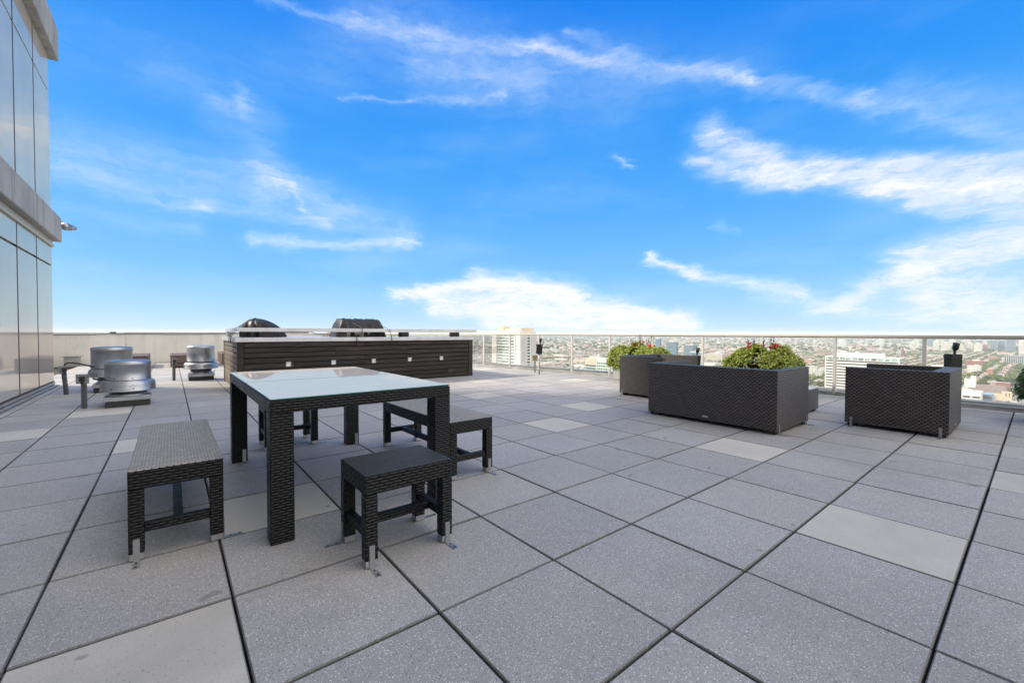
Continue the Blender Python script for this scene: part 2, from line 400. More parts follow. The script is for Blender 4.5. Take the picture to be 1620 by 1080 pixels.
def leafmat(name, a, b, c3, tr=.25):
    def f(t):
        tn = t.sep(t.tone); n = t.noise(t.pos, 4, 3)
        c = t.mix(tn[0], a, b); c = t.mix(t.m('MULTIPLY', tn[1], 1.), c, c3)
        c = t.mix(t.rng(n, .4, .7, 0, .35), c, tuple(x*.6 for x in a))
        p = t.new('ShaderNodeBsdfPrincipled'); t.put(p.inputs['Base Color'], c); p.inputs['Roughness'].default_value = .5
        tl = t.new('ShaderNodeBsdfTranslucent'); t.put(tl.inputs[0], c)
        mx = t.new('ShaderNodeMixShader'); mx.inputs[0].default_value = tr
        t.l.new(p.outputs[0], mx.inputs[1]); t.l.new(tl.outputs[0], mx.inputs[2]); return mx.outputs[0]
    return material(name, f)
IVY = leafmat('trailing_leaves', (.20, .27, .035), (.50, .56, .10), (.26, .12, .05))
JUN = leafmat('juniper_leaves', (.045, .09, .018), (.16, .20, .04), (.12, .09, .03))
SOIL = material('soil', lambda t: prin(t, (.03, .022, .015), .9))
STEM = material('stem_green', lambda t: prin(t, (.09, .13, .04), .6))
RED = material('red_petals', lambda t: prin(t, t.mix(t.sep(t.tone)[0], (.45, .01, .008), (.75, .05, .02)), .5))
PUR = material('purple_petals', lambda t: prin(t, t.mix(t.sep(t.tone)[0], (.09, .05, .16), (.25, .14, .32)), .6))
POTC = material('planter_stone', m_conc((.40, .41, .40), (.52, .52, .50), .35, .1))

FACG = material('tower_glass', coated((.48, .45, .40), (.58, .545, .485), 1.2, (1., .90, .76), 1.5, .03, .008, .5))
# ------------------------------------------------------------------ the terrace
T = .61
RAIL = [(7.75, -9), (7.75, 1.05), (7.27, 5.34), (6.46, 10.45), (5.25, 18.05)]
def railx(y):
    for (a, b) in zip(RAIL, RAIL[1:]):
        if a[1] <= y <= b[1]: return a[0]+(b[0]-a[0])*(y-a[1])/(b[1]-a[1])
    return RAIL[0][0] if y < RAIL[0][1] else RAIL[-1][0]
CREAM = {(5,-3),(-2,2),(-3,0),(-5,8),(-3,6),(-4,10),(4,7),(6,10),(9,8),(9,14),(4,0),(2,-2),(3,3),(5,4),(12,-1),(1,-5),(-4,-3),(8,20),(2,17)}
bm = newbm(); rr = random.Random(3)
XW = -3.1
for i in range(-6, 13):
    for j in range(-11, 30):
        gx, gy = .0048, .0039
        x0, x1, y0, y1 = i*T+gy, (i+1)*T-gy, j*T+gx, (j+1)*T-gx
        x0 += rr.uniform(-.0012, .0012); x1 += rr.uniform(-.0012, .0012); y0 += rr.uniform(-.0018, .0018); y1 += rr.uniform(-.0018, .0018)
        cy_ = (y0+y1)/2; lim = min(railx(y0), railx(y1))-.10
        if x0 > lim-.05 or y0 > 18.1: continue
        x1c = min(x1, lim); 
        if x1 < XW-.02 and cy_ < 11: continue
        x0c = max(x0, XW-.045) if cy_ < 11 else x0
        y1 = min(y1, 18.12)
        cr = 1. if (i, j) in CREAM else (rr.choice([.0, .0, .0, .05, .1]))
        tn = rr.uniform(.94, 1.05)
        dz = rr.uniform(-.0015, .0015)
        nf0 = len(bm.faces); vm = bevelbox(bm, x0c, x1c, y0, y1, -.045+dz, dz, .0045, (tn, cr, 0))
        bm.faces.ensure_lookup_table(); TL_ = bm.loops.layers.float_color['tone']
        for fc in bm.faces[nf0:]:
            if fc.calc_area() < .03 :
                for lp in fc.loops: lp[TL_] = (.48, cr*.3, 0, 1)
        sx, sy = rr.uniform(-.0022, .0022), rr.uniform(-.0022, .0022)
        for v in vm: v.co.z += sx*(v.co.x-(x0+x1)/2)+sy*(v.co.y-cy_)
tag(obj('terrace_paving', bm, TILE), kind='structure')
bm = newbm(); box(bm, -9, 8.1, -12, 18.6, -.5, -.055)
tag(obj('terrace_slab', bm, UNDER), kind='structure')
# outer ledge beyond the glass
bm = newbm()
for (a, b) in zip(RAIL, RAIL[1:]):
    for (o0, o1, z0, z1) in ((.12, .55, -.6, -.09), (.55, .80, -.6, .035)):
        vs_ = [bm.verts.new(p) for p in ((a[0]+o0,a[1],z0),(b[0]+o0,b[1],z0),(b[0]+o1,b[1],z0),(a[0]+o1,a[1],z0),(a[0]+o0,a[1],z1),(b[0]+o0,b[1],z1),(b[0]+o1,b[1],z1),(a[0]+o1,a[1],z1))]
        for f_ in BF: finface(bm, bm.faces.new([vs_[k] for k in f_]))
tag(obj('roof_ledge', bm, LEDGE, recalc=True), kind='structure')
# our own tower's shaft below the terrace, so the roof stands on something

# --- glass railing: kerb, posts, panes, cap rail
def along(s):
    for (a, b) in zip(RAIL, RAIL[1:]):
        L = math.hypot(b[0]-a[0], b[1]-a[1])
        if s <= L or (a, b) == (RAIL[-2], RAIL[-1]):
            k = s/L; return Vector((a[0]+(b[0]-a[0])*k, a[1]+(b[1]-a[1])*k, 0)), Vector((b[0]-a[0], b[1]-a[1], 0)).normalized()
        s -= L
rail = thing('glass_railing', 'glass balustrade with champagne metal top rail and grey posts along the terrace edge', 'railing', (7.75, 0, 0))
O = Vector((7.75, 0, 0))
def seg_box(bm, a, b, w0, w1, z0, z1, tone=1.):
    d = (b-a).normalized(); n = Vector((d.y, -d.x, 0))
    P = [a+n*w0, b+n*w0, b+n*w1, a+n*w1]
    vs = [bm.verts.new((p.x, p.y, z0)) for p in P]+[bm.verts.new((p.x, p.y, z1)) for p in P]
    for f_ in BF: finface(bm, bm.faces.new([vs[k] for k in f_]), tone)
bt = newbm(); bk = newbm()
RL = [Vector((x, y, 0))-O for x, y in RAIL]
for a, b in zip(RL, RL[1:]):
    seg_box(bt, a, b, -.032, .032, 1.022, 1.052); seg_box(bt, a, b, -.012, .012, .995, 1.0215)
    seg_box(bk, a, b, -.095, .09, -.03, .012); seg_box(bk, a, b, -.03, .03, .0125, .05)
obj('top_rail', bt, RAILM, rail, True); obj('base_kerb', bk, CURB, rail, True)
S0 = 8.70; posts = [S0+1.145*k for k in range(-7, 17)]
total = sum(math.hypot(b[0]-a[0], b[1]-a[1]) for a, b in zip(RAIL, RAIL[1:]))
posts = [s for s in posts if 0 < s < total-.1]
bp = newbm()
bevelbox(bp, -.026, .026, -.024, .024, .012, 1.0, .004); bevelbox(bp, -.034, .034, -.03, .03, .012, .022, .002)
box(bp, -.036, -.0245, -.014, .014, .022, .16); box(bp, .0245, .034, -.006, .006, .022, 1.0)
pm = mesh_of('post', bp, POSTM); pts = []
for s in posts:
    p, d = along(s); o_ = obj('post', pm, None, rail); o_.location = p-O; o_.rotation_euler = (0, 0, math.atan2(d.y, d.x)-math.pi/2); pts.append((s, p, d))
for (s1, p1, d1), (s2, p2, d2) in zip(pts, pts[1:]):
    b_ = newbm(); dd = (p2-p1).normalized(); seg_box(b_, p1-O+dd*.035, p2-O-dd*.035, -.005, .005, .065, .985)
    obj('glass_pane', b_, GLASS, rail, True)

# --- parapet wall at the far side
pw = thing('parapet_wall', 'long pale concrete parapet wall across the far side of the terrace', 'wall', (-2, 18.3, 0))
bm = newbm(); YW = 18.17-18.3
xs = [-22, -6, -2.6, .3, 3.2, 7.4]
for a, b in zip(xs, xs[1:]): bevelbox(bm, a+2+.004, b+2-.004, YW, YW+.32, -.3, 1.02, .008)
obj('wall_panel', bm, WALLC, pw)
bm = newbm()
for a, b, z in ((-22, -2.66, 1.055), (-2.66, 1.4, 1.075), (1.5, 3.2, 1.15), (3.25, 7.3, 1.05)): box(bm, a+2, b+2, YW-.01, YW+.2, 1.022, z-.012)
obj('coping_strip', bm, LEDGE, pw)
bm = newbm(); cp = []
for k in range(120):
    x = -20+k*.22; cp.append((x+2, YW-.03, 1.0+.012*math.sin(x*1.9)+.014*math.sin(x*.73+1)+(.09 if 1.2 < x < 3.4 else 0)*min(1, max(0, x-1.2))))
tube(bm, cp, .009, 5); obj('lightning_cable', bm, RUB, pw)
bm = newbm(); box(bm, -1.0, -.84, YW-.01, YW+.06, 1.03, 1.075); bevelbox(bm, -.98, -.86, YW-.02, YW-.0105, 1.035, 1.07, .004); obj('cable_clamp', bm, BLK, pw)

# --- the tower beside the terrace
tw = thing('tower_building', 'tall tower with pale reflective glass panels and grey concrete floor bands beside the terrace', 'building', (-3.23, 10.9, 0))
TO = Vector((-3.23, 10.9, 0))
bm = newbm(); box(bm, -26.8, -.06, -45, -.05, -.4, 34); obj('core_wall', bm, MULL, tw)
YM = [0-1.235*k for k in range(0, 19)]
def gp(z0, z1, name='glass_panel'):
    for a, b in zip(YM, YM[1:]):
        b_ = newbm(); bevelbox(b_, -.045, rr.uniform(-.0006, .0006), b+.0115, a-.0115, z0, z1, .003); obj(name, b_, FACG, tw)
gp(.10, 2.365); gp(2.40, 2.75); gp(3.37, 5.77); gp(5.805, 6.47)
bm = newbm()
for z0, z1 in ((7.12, 9.6), (10.3, 12.8), (13.5, 16), (16.7, 19.2), (19.9, 22.4), (23.1, 25.6), (26.3, 28.8), (29.5, 32)): box(bm, -.04, 0, YM[-1], 0, z0, z1)
obj('upper_glazing', bm, FACG, tw)
bm = newbm(); box(bm, -.05, .004, YM[-1], 0, .02, .095); box(bm, -.0595, -.03, -44.9, .0, .09, 33.9); obj('mullion_frame', bm, MULL, tw)
for z0, z1 in ((.096, 2.75), (3.362, 6.478)):
    for y_ in YM[1:]: bm = newbm(); box(bm, -.044, .0045, y_-.011, y_+.011, z0, z1); obj('mullion', bm, MULL, tw)
bm = newbm(); box(bm, -8, 0, -.049, -.005, .09, 33.9); obj('end_wall', bm, FACG, tw)
bm = newbm(); box(bm, -.045, .035, YM[-1], .03, 2.755, 2.80); box(bm, -.045, .015, YM[-1], .01, 2.802, 2.878); obj('cream_strip', bm, SILL, tw)
for z0, z1 in ((2.88, 3.36), (6.48, 7.1), (9.62, 10.28), (12.82, 13.48), (16.02, 16.68), (19.22, 19.88), (22.42, 23.08), (25.62, 26.28), (28.82, 29.48), (32.02, 34.2)):
    b_ = newbm()
    if z0 < 8:
        for k, (a, b) in enumerate(((.12, -5.4), (-5.41, -11), (-11.01, -22), (-22.01, -45))): bevelbox(b_, -1.2, .13, b, a, z0, z1, .012)
    else: box(b_, -26.8, .13, -45, .12, z0, z1)
    obj('concrete_band', b_, BANDC, tw)
bm = newbm(); box(bm, .0, .055, -22, -.02, -.02, .018); box(bm, .056, .064, -22, -.0, -.03, .012); box(bm, -.0, .02, -22, -.02, .036, .07); obj('base_sill', bm, CURB, tw)
# flood light on the lower band's end
b_ = newbm()
for p0, p1, r0, r1 in (((.07, .10, 3.22), (.07, .19, 3.22), .05, .05),):
    tube(b_, [p0, p1], [r0, r1], 14)
d_ = Vector((.80, .55, -.03)).normalized(); c_ = Vector((.12, .13, 3.22)); prof = [(0, .035), (.03, .06), (.05, .075), (.09, .078), (.092, .068), (.12, .07), (.125, .06), (.17, .058), (.2, .045), (.24, .03), (.26, .005)]
tube(b_, [c_+d_*a for a, r in prof], [r for a, r in prof], 18); obj('flood_light', b_, GALV, tw)

# ------------------------------------------------------------------ bar counter
BX0, BX1, BY0, BY1 = -.49, 4.49, 7.50, 9.80
bar = thing('bar_counter', 'dark slatted wooden bar counter with metal top, raised shelf and five step lights', 'bar counter', ((BX0+BX1)/2, 8.6, 0))
BO = Vector(((BX0+BX1)/2, 8.6, 0))
def B(x, y): return x-BO.x, y-BO.y
bm = newbm(); box(bm, BX0-BO.x+.03, BX1-BO.x-.03, BY0-BO.y+.03, BY1-BO.y-.03, .0, .895); obj('core', bm, UNDER, bar)
bm = newbm(); rw = random.Random(5); zz = .02; x0, x1 = BX0-BO.x+.105, BX1-BO.x-.115
while zz < .88:
    z1 = min(zz+.093, .893); cut = sorted([x0, x1]+[x0+.0+(x1-x0)*q for q in rw.sample([.17, .24, .33, .46, .52, .66, .79, .88], 2)])
    for a, b in zip(cut, cut[1:]):
        dy = rw.uniform(-.0025, .0025); dzz = rw.uniform(-.003, .003)
        bevelbox(bm, a+.0015, b-.0015, BY0-BO.y+dy, BY0-BO.y+.02, zz+.006+dzz, z1-.008+dzz, .0025, rw.uniform(.7, 1.4), (rw.uniform(0, 9), rw.uniform(0, 9)))
    zz += .097
obj('front_slats', bm, WOOD, bar)
bm = newbm(); bevelbox(bm, BX0-BO.x, BX0-BO.x+.10, BY0-BO.y-.006, BY0-BO.y+.025, .0, .893, .003, .8, (3, 1)); obj('corner_board', bm, WOOD, bar)
bm = newbm(); bevelbox(bm, BX1-BO.x-.11, BX1-BO.x+.01, BY0-BO.y-.006, BY0-BO.y+.025, .0, .893, .003, 1.5, (7, 1)); obj('corner_board', bm, WOOD, bar)
for nm, xa, xb, mt in (('side_slats', BX0-BO.x, BX0-BO.x+.02, WOODS), ('side_slats', BX1-BO.x-.02, BX1-BO.x, WOOD)):
    bm = newbm(); zz = .02
    while zz < .88:
        bevelbox(bm, xa+rw.uniform(-.002, .002), xb, BY0-BO.y+.027, BY1-BO.y-.03, zz+.004, min(zz+.087, .893), .0025, rw.uniform(.8, 1.2), (rw.uniform(0, 9), rw.uniform(0, 9))); zz += .097
    obj(nm, bm, mt, bar)
bm = newbm(); bevelbox(bm, BX0-BO.x-.012, BX0-BO.x+.03, BY1-BO.y-.028, BY1-BO.y+.01, 0, .893, .003, 1.); obj('rear_post', bm, STEEL, bar)
bm = newbm(); bevelbox(bm, BX0-BO.x-.035, BX1-BO.x+.045, BY0-BO.y-.035, BY1-BO.y+.02, .896, .975, .004); obj('counter_top', bm, CTOP, bar)
bm = newbm(); bevelbox(bm, BX0-BO.x+.0, BX1-BO.x+.16, BY0-BO.y+.03, BY0-BO.y+.36, 1.082, 1.155, .004); obj('raised_shelf', bm, CTOP, bar)
bm = newbm(); bevelbox(bm, BX0-BO.x+.0, BX0-BO.x+.18, BY0-BO.y+.37, BY1-BO.y-.2, 1.082, 1.15, .004); bevelbox(bm, BX0-BO.x+.02, BX0-BO.x+.10, BY1-BO.y-.4, BY1-BO.y-.3, .977, 1.08, .004); obj('side_shelf', bm, CTOP, bar)
for x in (0.02, 1.36, 2.74, 4.08):
    bm = newbm(); bevelbox(bm, x-.085-BO.x, x+.085-BO.x, BY0-BO.y+.08, BY0-BO.y+.28, .977, 1.08, .004, 1.6, (x, 2)); obj('shelf_support', bm, WOOD, bar)
bm = newbm(); bevelbox(bm, 1.42-BO.x, 2.05-BO.x, BY0-BO.y+.42, BY0-BO.y+.48, .99, 1.075, .004); bevelbox(bm, 1.5-BO.x, 1.56-BO.x, BY0-BO.y+.385, BY0-BO.y+.415, .977, 1.04, .002); obj('trim_rail', bm, SILL, bar)
for x in (.33, 1.15, 1.975, 2.80, 3.61):
    bm = newbm(); z = .468
    for a, b, c, d in ((-.045, .045, .036, .046), (-.045, .045, -.046, -.036), (-.045, -.036, -.036, .036), (.036, .045, -.036, .036)): box(bm, x+a-BO.x, x+b-BO.x, BY0-BO.y-.016, BY0-BO.y-.004, z+c, z+d)
    s_ = obj('step_light', bm, STEEL, bar)
    bm = newbm(); bevelbox(bm, x-.035-BO.x, x+.035-BO.x, BY0-BO.y-.012, BY0-BO.y-.005, z-.035, z+.035, .002); box(bm, x-.04-BO.x, x+.04-BO.x, BY0-BO.y-.022, BY0-BO.y-.0165, z+.028, z+.040); obj('lens', bm, LAMPG, s_)

# ------------------------------------------------------------------ covered grills and their cords
def drape(name, label, loc, fn, cords):
    g = thing(name, label, 'covered grill', loc, group=None); bm = newbm(); fn(bm)
    obj('cover', bm, COVER, g, True)
    for pts_ in cords:
        b_ = newbm(); tube(b_, pts_, .0065, 6); obj('bungee_cord', b_, RUB, g)
    return g
def dome(rx, ry, h, z0, folds, seed):
    def f(bm):
        nr, nth = 26, 110; rows = []; q = random.Random(seed); ph = [q.uniform(0, 6.3) for _ in range(6)]
        for i in range(nr+1):
            a = i/nr; row = []
            for k in range(nth):
                th = 2*math.pi*k/nth
                s = math.sin(a*math.pi/2)**.8; zz = h*(1-a**2.1) if a < .92 else h*(1-a**2.1)
                fo = sum(math.sin(th*n+p)*w_ for n, p, w_ in zip((folds, folds*1.7//1, 5, 3, folds*2.6//1), ph, (.10, .07, .04, .05, .03)))
                r = s*(1+fo*a)
                row.append(bm.verts.new((rx*r*math.cos(th)-.13*(1-a), ry*r*math.sin(th), z0+h*(1-a**1.55)+.03*fo*a)))
            rows.append(row)
        for i in range(nr):
            for k in range(nth):
                fc = bm.faces.new([rows[i][k], rows[i][(k+1) % nth], rows[i+1][(k+1) % nth], rows[i+1][k]]); finface(bm, fc); fc.smooth = True
        bmesh.ops.remove_doubles(bm, verts=bm.verts[:], dist=.0008)
    return f
def hood(w_, d_, h, z0):
    def f(bm):
        nu, nv = 60, 44; q = random.Random(4)
        prof = [(-.5, 0), (-.49, .10), (-.46, .40), (-.40, .70), (-.31, .92), (-.18, 1.0), (0, 1.0), (.2, .98), (.36, .88), (.46, .6), (.5, .25), (.505, 0)]
        def pr_(s):
            x = s*(len(prof)-1); i = min(int(x), len(prof)-2); k = x-i
            return prof[i][0]*(1-k)+prof[i+1][0]*k, prof[i][1]*(1-k)+prof[i+1][1]*k
        V = []
        for i in range(nu+1):
            u = i/nu; e = min(u, 1-u)*2; sh = min(1, (e/.16))**.5 if e < .16 else 1; row = []
            for j in range(nv+1):
                y, z = pr_(j/nv)
                wr = .018*math.sin(u*21+z*5+y*4)+.014*math.sin(u*47-y*9)+.010*math.sin(u*90+z*13)
                row.append(bm.verts.new(((u-.5)*w_*(1.0+.10*(1-z)), (y+wr*.6)*d_*(.9+.1*sh), z0+h*z*(sh*.45+.55)+wr*.4*z)))
            V.append(row)
        for i in range(nu):
            for j in range(nv):
                fc = bm.faces.new([V[i][j], V[i+1][j], V[i+1][j+1], V[i][j+1]]); finface(bm, fc); fc.smooth = True
        for row in (V[0], V[-1][::-1]):
            fc = bm.faces.new(row); finface(bm, fc)
    return f
drape('covered_grill', 'round grill under a pleated black vinyl cover at the left end of the bar', (.06, 8.42, .975), dome(.36, .33, .375, -.0, 13, 2),
      [[(-.60, -.45, -.09), (-.60, -.46, .0), (-.48, -.42, .17), (-.25, -.15, .33), (-.13, -.02, .385)], [(-.60, -.15, -.09), (-.60, -.16, .0), (-.50, -.14, .16), (-.25, .0, .34), (-.12, .05, .385)]])
drape('covered_grill', 'boxy grill under a corded black vinyl cover at the middle of the bar', (1.91, 8.28, .975), hood(.97, .74, .40, 0),
      [[(-.32, -.835, -.16), (-.30, -.84, .0), (-.33, -.40, .14), (-.33, -.30, .32), (-.2, -.1, .412), (-.1, .2, .41)], [(-.32, -.83, -.14), (-.20, -.79, .03), (-.16, -.765, .19), (-.25, -.4, .3)],
       [(.46, -.83, -.19), (.455, -.83, -.03), (.43, -.77, .16), (.40, -.4, .25), (.36, -.2, .385), (.2, .1, .412)]])

# ------------------------------------------------------------------ roof exhaust fans
def fan(label, x, y, rz, capr, capz0, capz1, ringr, ringz0, ringz1, baser, seed):
    g = thing('exhaust_fan', label, 'exhaust fan', (x, y, 0), rz, 'roof exhaust fans'); s = baser
    bm = newbm(); bevelbox(bm, -s*.97, s*.97, -s*.97, s*.97, .0, .085, .003); obj('kerb_base', bm, BLK, g)
    bm = newbm(); bevelbox(bm, -s*1.03, s*1.03, -s*1.03, s*1.03, .087, .15, .006)
    v4 = []
    tube(bm, [(s*1.0, -s*.8, .13), (s*1.0, -s*.8, .22)], .008, 6); obj('base_flange', bm, ALU, g)
    bm = newbm(); lathe(bm, [(s*.92, .15), (s*.92, .17), (s*.84, .18), (s*.84, ringz0+.05), (.05, ringz0+.05)], 56); obj('neck', bm, ALU, g)
    bm = newbm(); H = ringz1-ringz0
    lathe(bm, [(ringr*.80, ringz0+.012), (ringr*.97, ringz0), (ringr*1.0, ringz0+.006), (ringr, ringz0+.014), (ringr*.985, ringz0+.02), (ringr*.985, ringz0+H*.55), (ringr*.965, ringz0+H*.78), (ringr*.91, ringz0+H*.95), (capr*1.0, ringz1), (capr*.9, ringz1)], 64); obj('skirt_ring', bm, ALU, g)
    bm = newbm(); lathe(bm, [(capr*.93, capz0-.012), (capr*.93, capz0)], 48); obj('shadow_gap', bm, BLK, g)
    bm = newbm(); Hc = capz1-capz0
    lathe(bm, [(capr*.94, capz0), (capr*1.0, capz0), (capr*1.0, capz0+.010), (capr*.99, capz0+.014), (capr*.985, capz1-.065), (capr*1.0, capz1-.062), (capr*1.005, capz1-.05), (capr*.995, capz1-.022), (capr*.96, capz1-.006), (capr*.90, capz1), (capr*.5, capz1+.008), (0, capz1+.010)], 64); obj('motor_cap', bm, ALU, g)
    bm = newbm()
    for a in range(6):
        an = a*math.pi/3+.4; lathe(bm, [(0, 0), (.009, 0), (.009, .006), (0, .006)], 8)
        for v in bm.verts[-18:]: pass
    bm.free(); bm = newbm()
    for a in range(8):
        an = a*math.pi/4+.2
        for rr_, z_ in ((capr*.99, capz0+.03), (ringr*.99, ringz0+.045)):
            c = Vector((math.cos(an), math.sin(an), 0)); tube(bm, [c*(rr_-.004)+Vector((0, 0, z_)), c*(rr_+.007)+Vector((0, 0, z_))], .008, 6)
    obj('bolt', bm, BLK, g)
    return g
fan('nearest silver roof exhaust fan, squat mushroom cap on dark kerb beside the slotted post', -1.90, 7.02, rad(2), .262, .375, .655, .315, .215, .375, .25, 1)
fan('silver roof exhaust fan half hidden behind the nearest one, fed by a black cable', -2.24, 9.16, 0, .285, .42, .80, .325, .27, .41, .235, 2)
fan('tall sunlit roof exhaust fan standing by itself left of the wooden bar', -.875, 10.45, rad(-2), .26, .415, .765, .32, .255, .395, .235, 3)

# ------------------------------------------------------------------ strut posts with junction boxes
def strut(label, x, y, lean, boxz, hgt, rz, cable, slots=True, bw=.064):
    g = thing('electrical_post', label, 'electrical post', (x, y, 0), rz, 'electrical posts beside the fans')
    sh = Matrix.Rotation(lean, 4, 'Y'); bm = newbm()
    box(bm, -.026, .026, .022, .026, 0, hgt, xf=sh); box(bm, -.026, -.022, -.022, .0215, 0, hgt, xf=sh); box(bm, .022, .026, -.022, .0215, 0, hgt, xf=sh)
    if slots:
        for k in range(9): box(bm, -.0215, .0215, -.026, -.022, k*.05+.0, k*.05+.018, xf=sh); 
        box(bm, -.0215, -.009, -.026, -.0222, 0, hgt, xf=sh); box(bm, .009, .0215, -.026, -.0222, 0, hgt, xf=sh)
    obj('strut_channel', bm, STRUT, g)
    bm = newbm(); vs_ = bevelbox(bm, -bw, bw, -.07, -.027, boxz-.065, boxz+.065, .004)
    for v in vs_: v.co = sh @ v.co
    obj('junction_box', bm, BOXG, g)
    bm = newbm(); vs_ = bevelbox(bm, -.03, .03, -.078, -.0705, boxz-.03, boxz+.035, .003); tube(bm, [(0, -.07, boxz-.06), (0, -.07, boxz-.03)], .016, 8); obj('knockout', bm, BLK, g)
    bm = newbm(); tube(bm, cable, .013, 8); obj('cable', bm, RUB, g)
    return g
def smooth(pts, n=8):
    o_ = []; P = [Vector(p) for p in pts]; P = [P[0]]+P+[P[-1]]
    for i in range(1, len(P)-2):
        for k in range(n):
            s = k/n; a, b, c, d = P[i-1:i+3]
            o_.append(.5*((2*b)+(c-a)*s+(2*a-5*b+4*c-d)*s*s+(3*b-a-3*c+d)*s**3))
    o_.append(P[-2]); return o_
strut('slotted steel post with grey box in front of the nearest exhaust fan', -2.36, 6.95, 0, .42, .44, rad(-8), smooth([(.10, -.03, .42), (.15, -.01, .40), (.30, .1, .38)]))
strut('leaning steel post beside the glass tower with black cable arching to a fan', -2.80, 8.95, rad(-4), .43, .45, rad(-8), smooth([(.0, -.04, .47), (.0, -.04, .52), (.05, -.02, .545), (.18, 0, .52), (.35, .1, .45), (.52, .2, .42), (.62, .25, .42)]), False, .045)
strut('thin steel post with small box left of the tall sunlit fan', -1.36, 10.6, rad(1), .43, .46, rad(10), smooth([(.03, -.03, .41), (.1, 0, .37), (.2, .05, .37), (.3, .0, .37)]), False, .036)

# --- short capped vent pipe by the wall
g = thing('vent_pipe', 'short square capped vent stub standing before the parapet wall', 'vent', (-3.82, 17.6, 0))
bm = newbm(); bevelbox(bm, -.17, .17, -.15, .15, 0, .30, .006); obj('stub', bm, GALV, g)
bm = newbm(); bevelbox(bm, -.24, .24, -.22, .22, .302, .322, .004); obj('cap_plate', bm, GALV, g)

# --- wicker daybeds near the wall
def daybed(label, x0, x1, y0, y1):
    cx_, cy_ = (x0+x1)/2, (y0+y1)/2; g = thing('wicker_daybed', label, 'daybed', (cx_, cy_, 0), 0, 'brown wicker daybeds by the parapet wall')
    a, b = (x1-x0)/2, (y1-y0)/2
    bm = newbm(); bevelbox(bm, -a, a, -b, b, .03, .34, .01); obj('base', bm, RTAN, g)
    bm = newbm(); bevelbox(bm, -a-.01, a+.01, -b-.01, b+.01, .342, .375, .01); obj('top_frame', bm, RTAN, g)
    bm = newbm()
    for sx in (-1, 1):
        for sy in (-1, 1): box(bm, sx*(a-.08)-.02, sx*(a-.08)+.02, sy*(b-.08)-.02, sy*(b-.08)+.02, 0, .03)
    obj('foot', bm, BLK, g)
daybed('brown wicker daybed behind the two left exhaust fans', -3.0, -1.93, 15.0, 16.9)
daybed('brown wicker daybed between the thin post and the tall fan', -1.42, -.42, 14.75, 16.6)
daybed('brown wicker daybed at the far corner of the bar', -.10, .95, 15.3, 17.1)

# ------------------------------------------------------------------ rattan furniture
def bracket(parent, x, y, ang, zb=0.):
    # flat L: strip up the leg and foot plate on the paving
    bm = newbm(); xf = Matrix.Translation((x, y, 0)) @ Matrix.Rotation(ang, 4, 'Z')
    box(bm, .0, .0035, -.0125, .0125, .0035, .105, xf=xf); box(bm, .0, .085, -.0125, .0125, zb, zb+.0033, xf=xf)
    for z_ in (.03, .09): 
        for v in (0,): tube(bm, [xf @ Vector((.003, 0, z_)), xf @ Vector((.0065, 0, z_))], .0045, 8)
    obj('angle_bracket', bm, STEEL, parent)
    bm = newbm()
    for x_ in (.03, .072): tube(bm, [xf @ Vector((x_, 0, zb+.0034)), xf @ Vector((x_, 0, zb+.006))], .0048, 8)
    obj('screw', bm, BLK, parent)
def bench(name, label, cat, cx_, cy_, W, L, brs, group):
    # W along x, L along y; the end frames are the short ends
    g = thing(name, label, cat, (cx_, cy_, 0), 0, group); a, b = W/2, L/2; s = .058
    bm = newbm(); bevelbox(bm, -a, a, -b, b, .335, .425, .007, 1., seg=2)
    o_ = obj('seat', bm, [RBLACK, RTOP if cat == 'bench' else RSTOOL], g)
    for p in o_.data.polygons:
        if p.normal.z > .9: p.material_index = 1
    longy = L > W
    for sx in (-1, 1):
        for sy in (-1, 1):
            x_, y_ = sx*(a-s/2), sy*(b-s/2)
            bm = newbm(); bevelbox(bm, x_-s/2, x_+s/2, y_-s/2, y_+s/2, .035, .334, .005, 1., (.013, 0), 2); lg = obj('leg', bm, RBLACK, g)
            bm = newbm(); bevelbox(bm, x_-s/2+.002, x_+s/2-.002, y_-s/2+.002, y_+s/2-.002, .004, .036, .002); obj('foot_cap', bm, FOOT, lg)
    z0, z1 = .125, .168
    for sg in (-1, 1):
        bm = newbm()
        if longy: bevelbox(bm, -a+s, a-s, sg*(b-s/2)-.02, sg*(b-s/2)+.02, z0, z1, .006, seg=2)
        else: bevelbox(bm, sg*(a-s/2)-.02, sg*(a-s/2)+.02, -b+s, b-s, z0, z1, .006, seg=2)
        obj('end_stretcher', bm, RBLACK, g)
    bm = newbm()
    if longy: bevelbox(bm, -.02, .02, -b+s*.5+.02, b-s*.5-.02, z0+.001, z1-.001, .006, seg=2)
    else: bevelbox(bm, -a+s*.5+.02, a-s*.5-.02, -.02, .02, z0+.001, z1-.001, .006, seg=2)
    obj('centre_stretcher', bm, RBLACK, g)
    for (sx, sy, dr) in brs:
        if dr == 'y': bracket(g, sx*(a-s/2), sy*b+sy*.0005, math.atan2(sy, 0))
        else: bracket(g, sx*a+sx*.0005, sy*(b-s/2), 0 if sx > 0 else math.pi)
    return g
GB = 'black rattan benches and stools round the table'
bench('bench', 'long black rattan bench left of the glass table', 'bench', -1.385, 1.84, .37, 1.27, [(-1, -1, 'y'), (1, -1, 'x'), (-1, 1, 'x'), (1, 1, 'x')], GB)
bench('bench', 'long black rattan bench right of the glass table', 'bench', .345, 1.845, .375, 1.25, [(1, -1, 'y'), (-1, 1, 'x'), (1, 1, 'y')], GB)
bench('stool', 'short black rattan stool in front of the glass table, nearest the camera', 'stool', -.505, .64, .45, .36, [(-1, -1, 'y'), (1, -1, 'y'), (-1, 1, 'x'), (1, 1, 'x')], GB)
bench('stool', 'short black rattan stool behind the glass table, seen between its legs', 'stool', -.53, 3.10, .45, .36, [(-1, -1, 'x'), (1, -1, 'x')], GB)

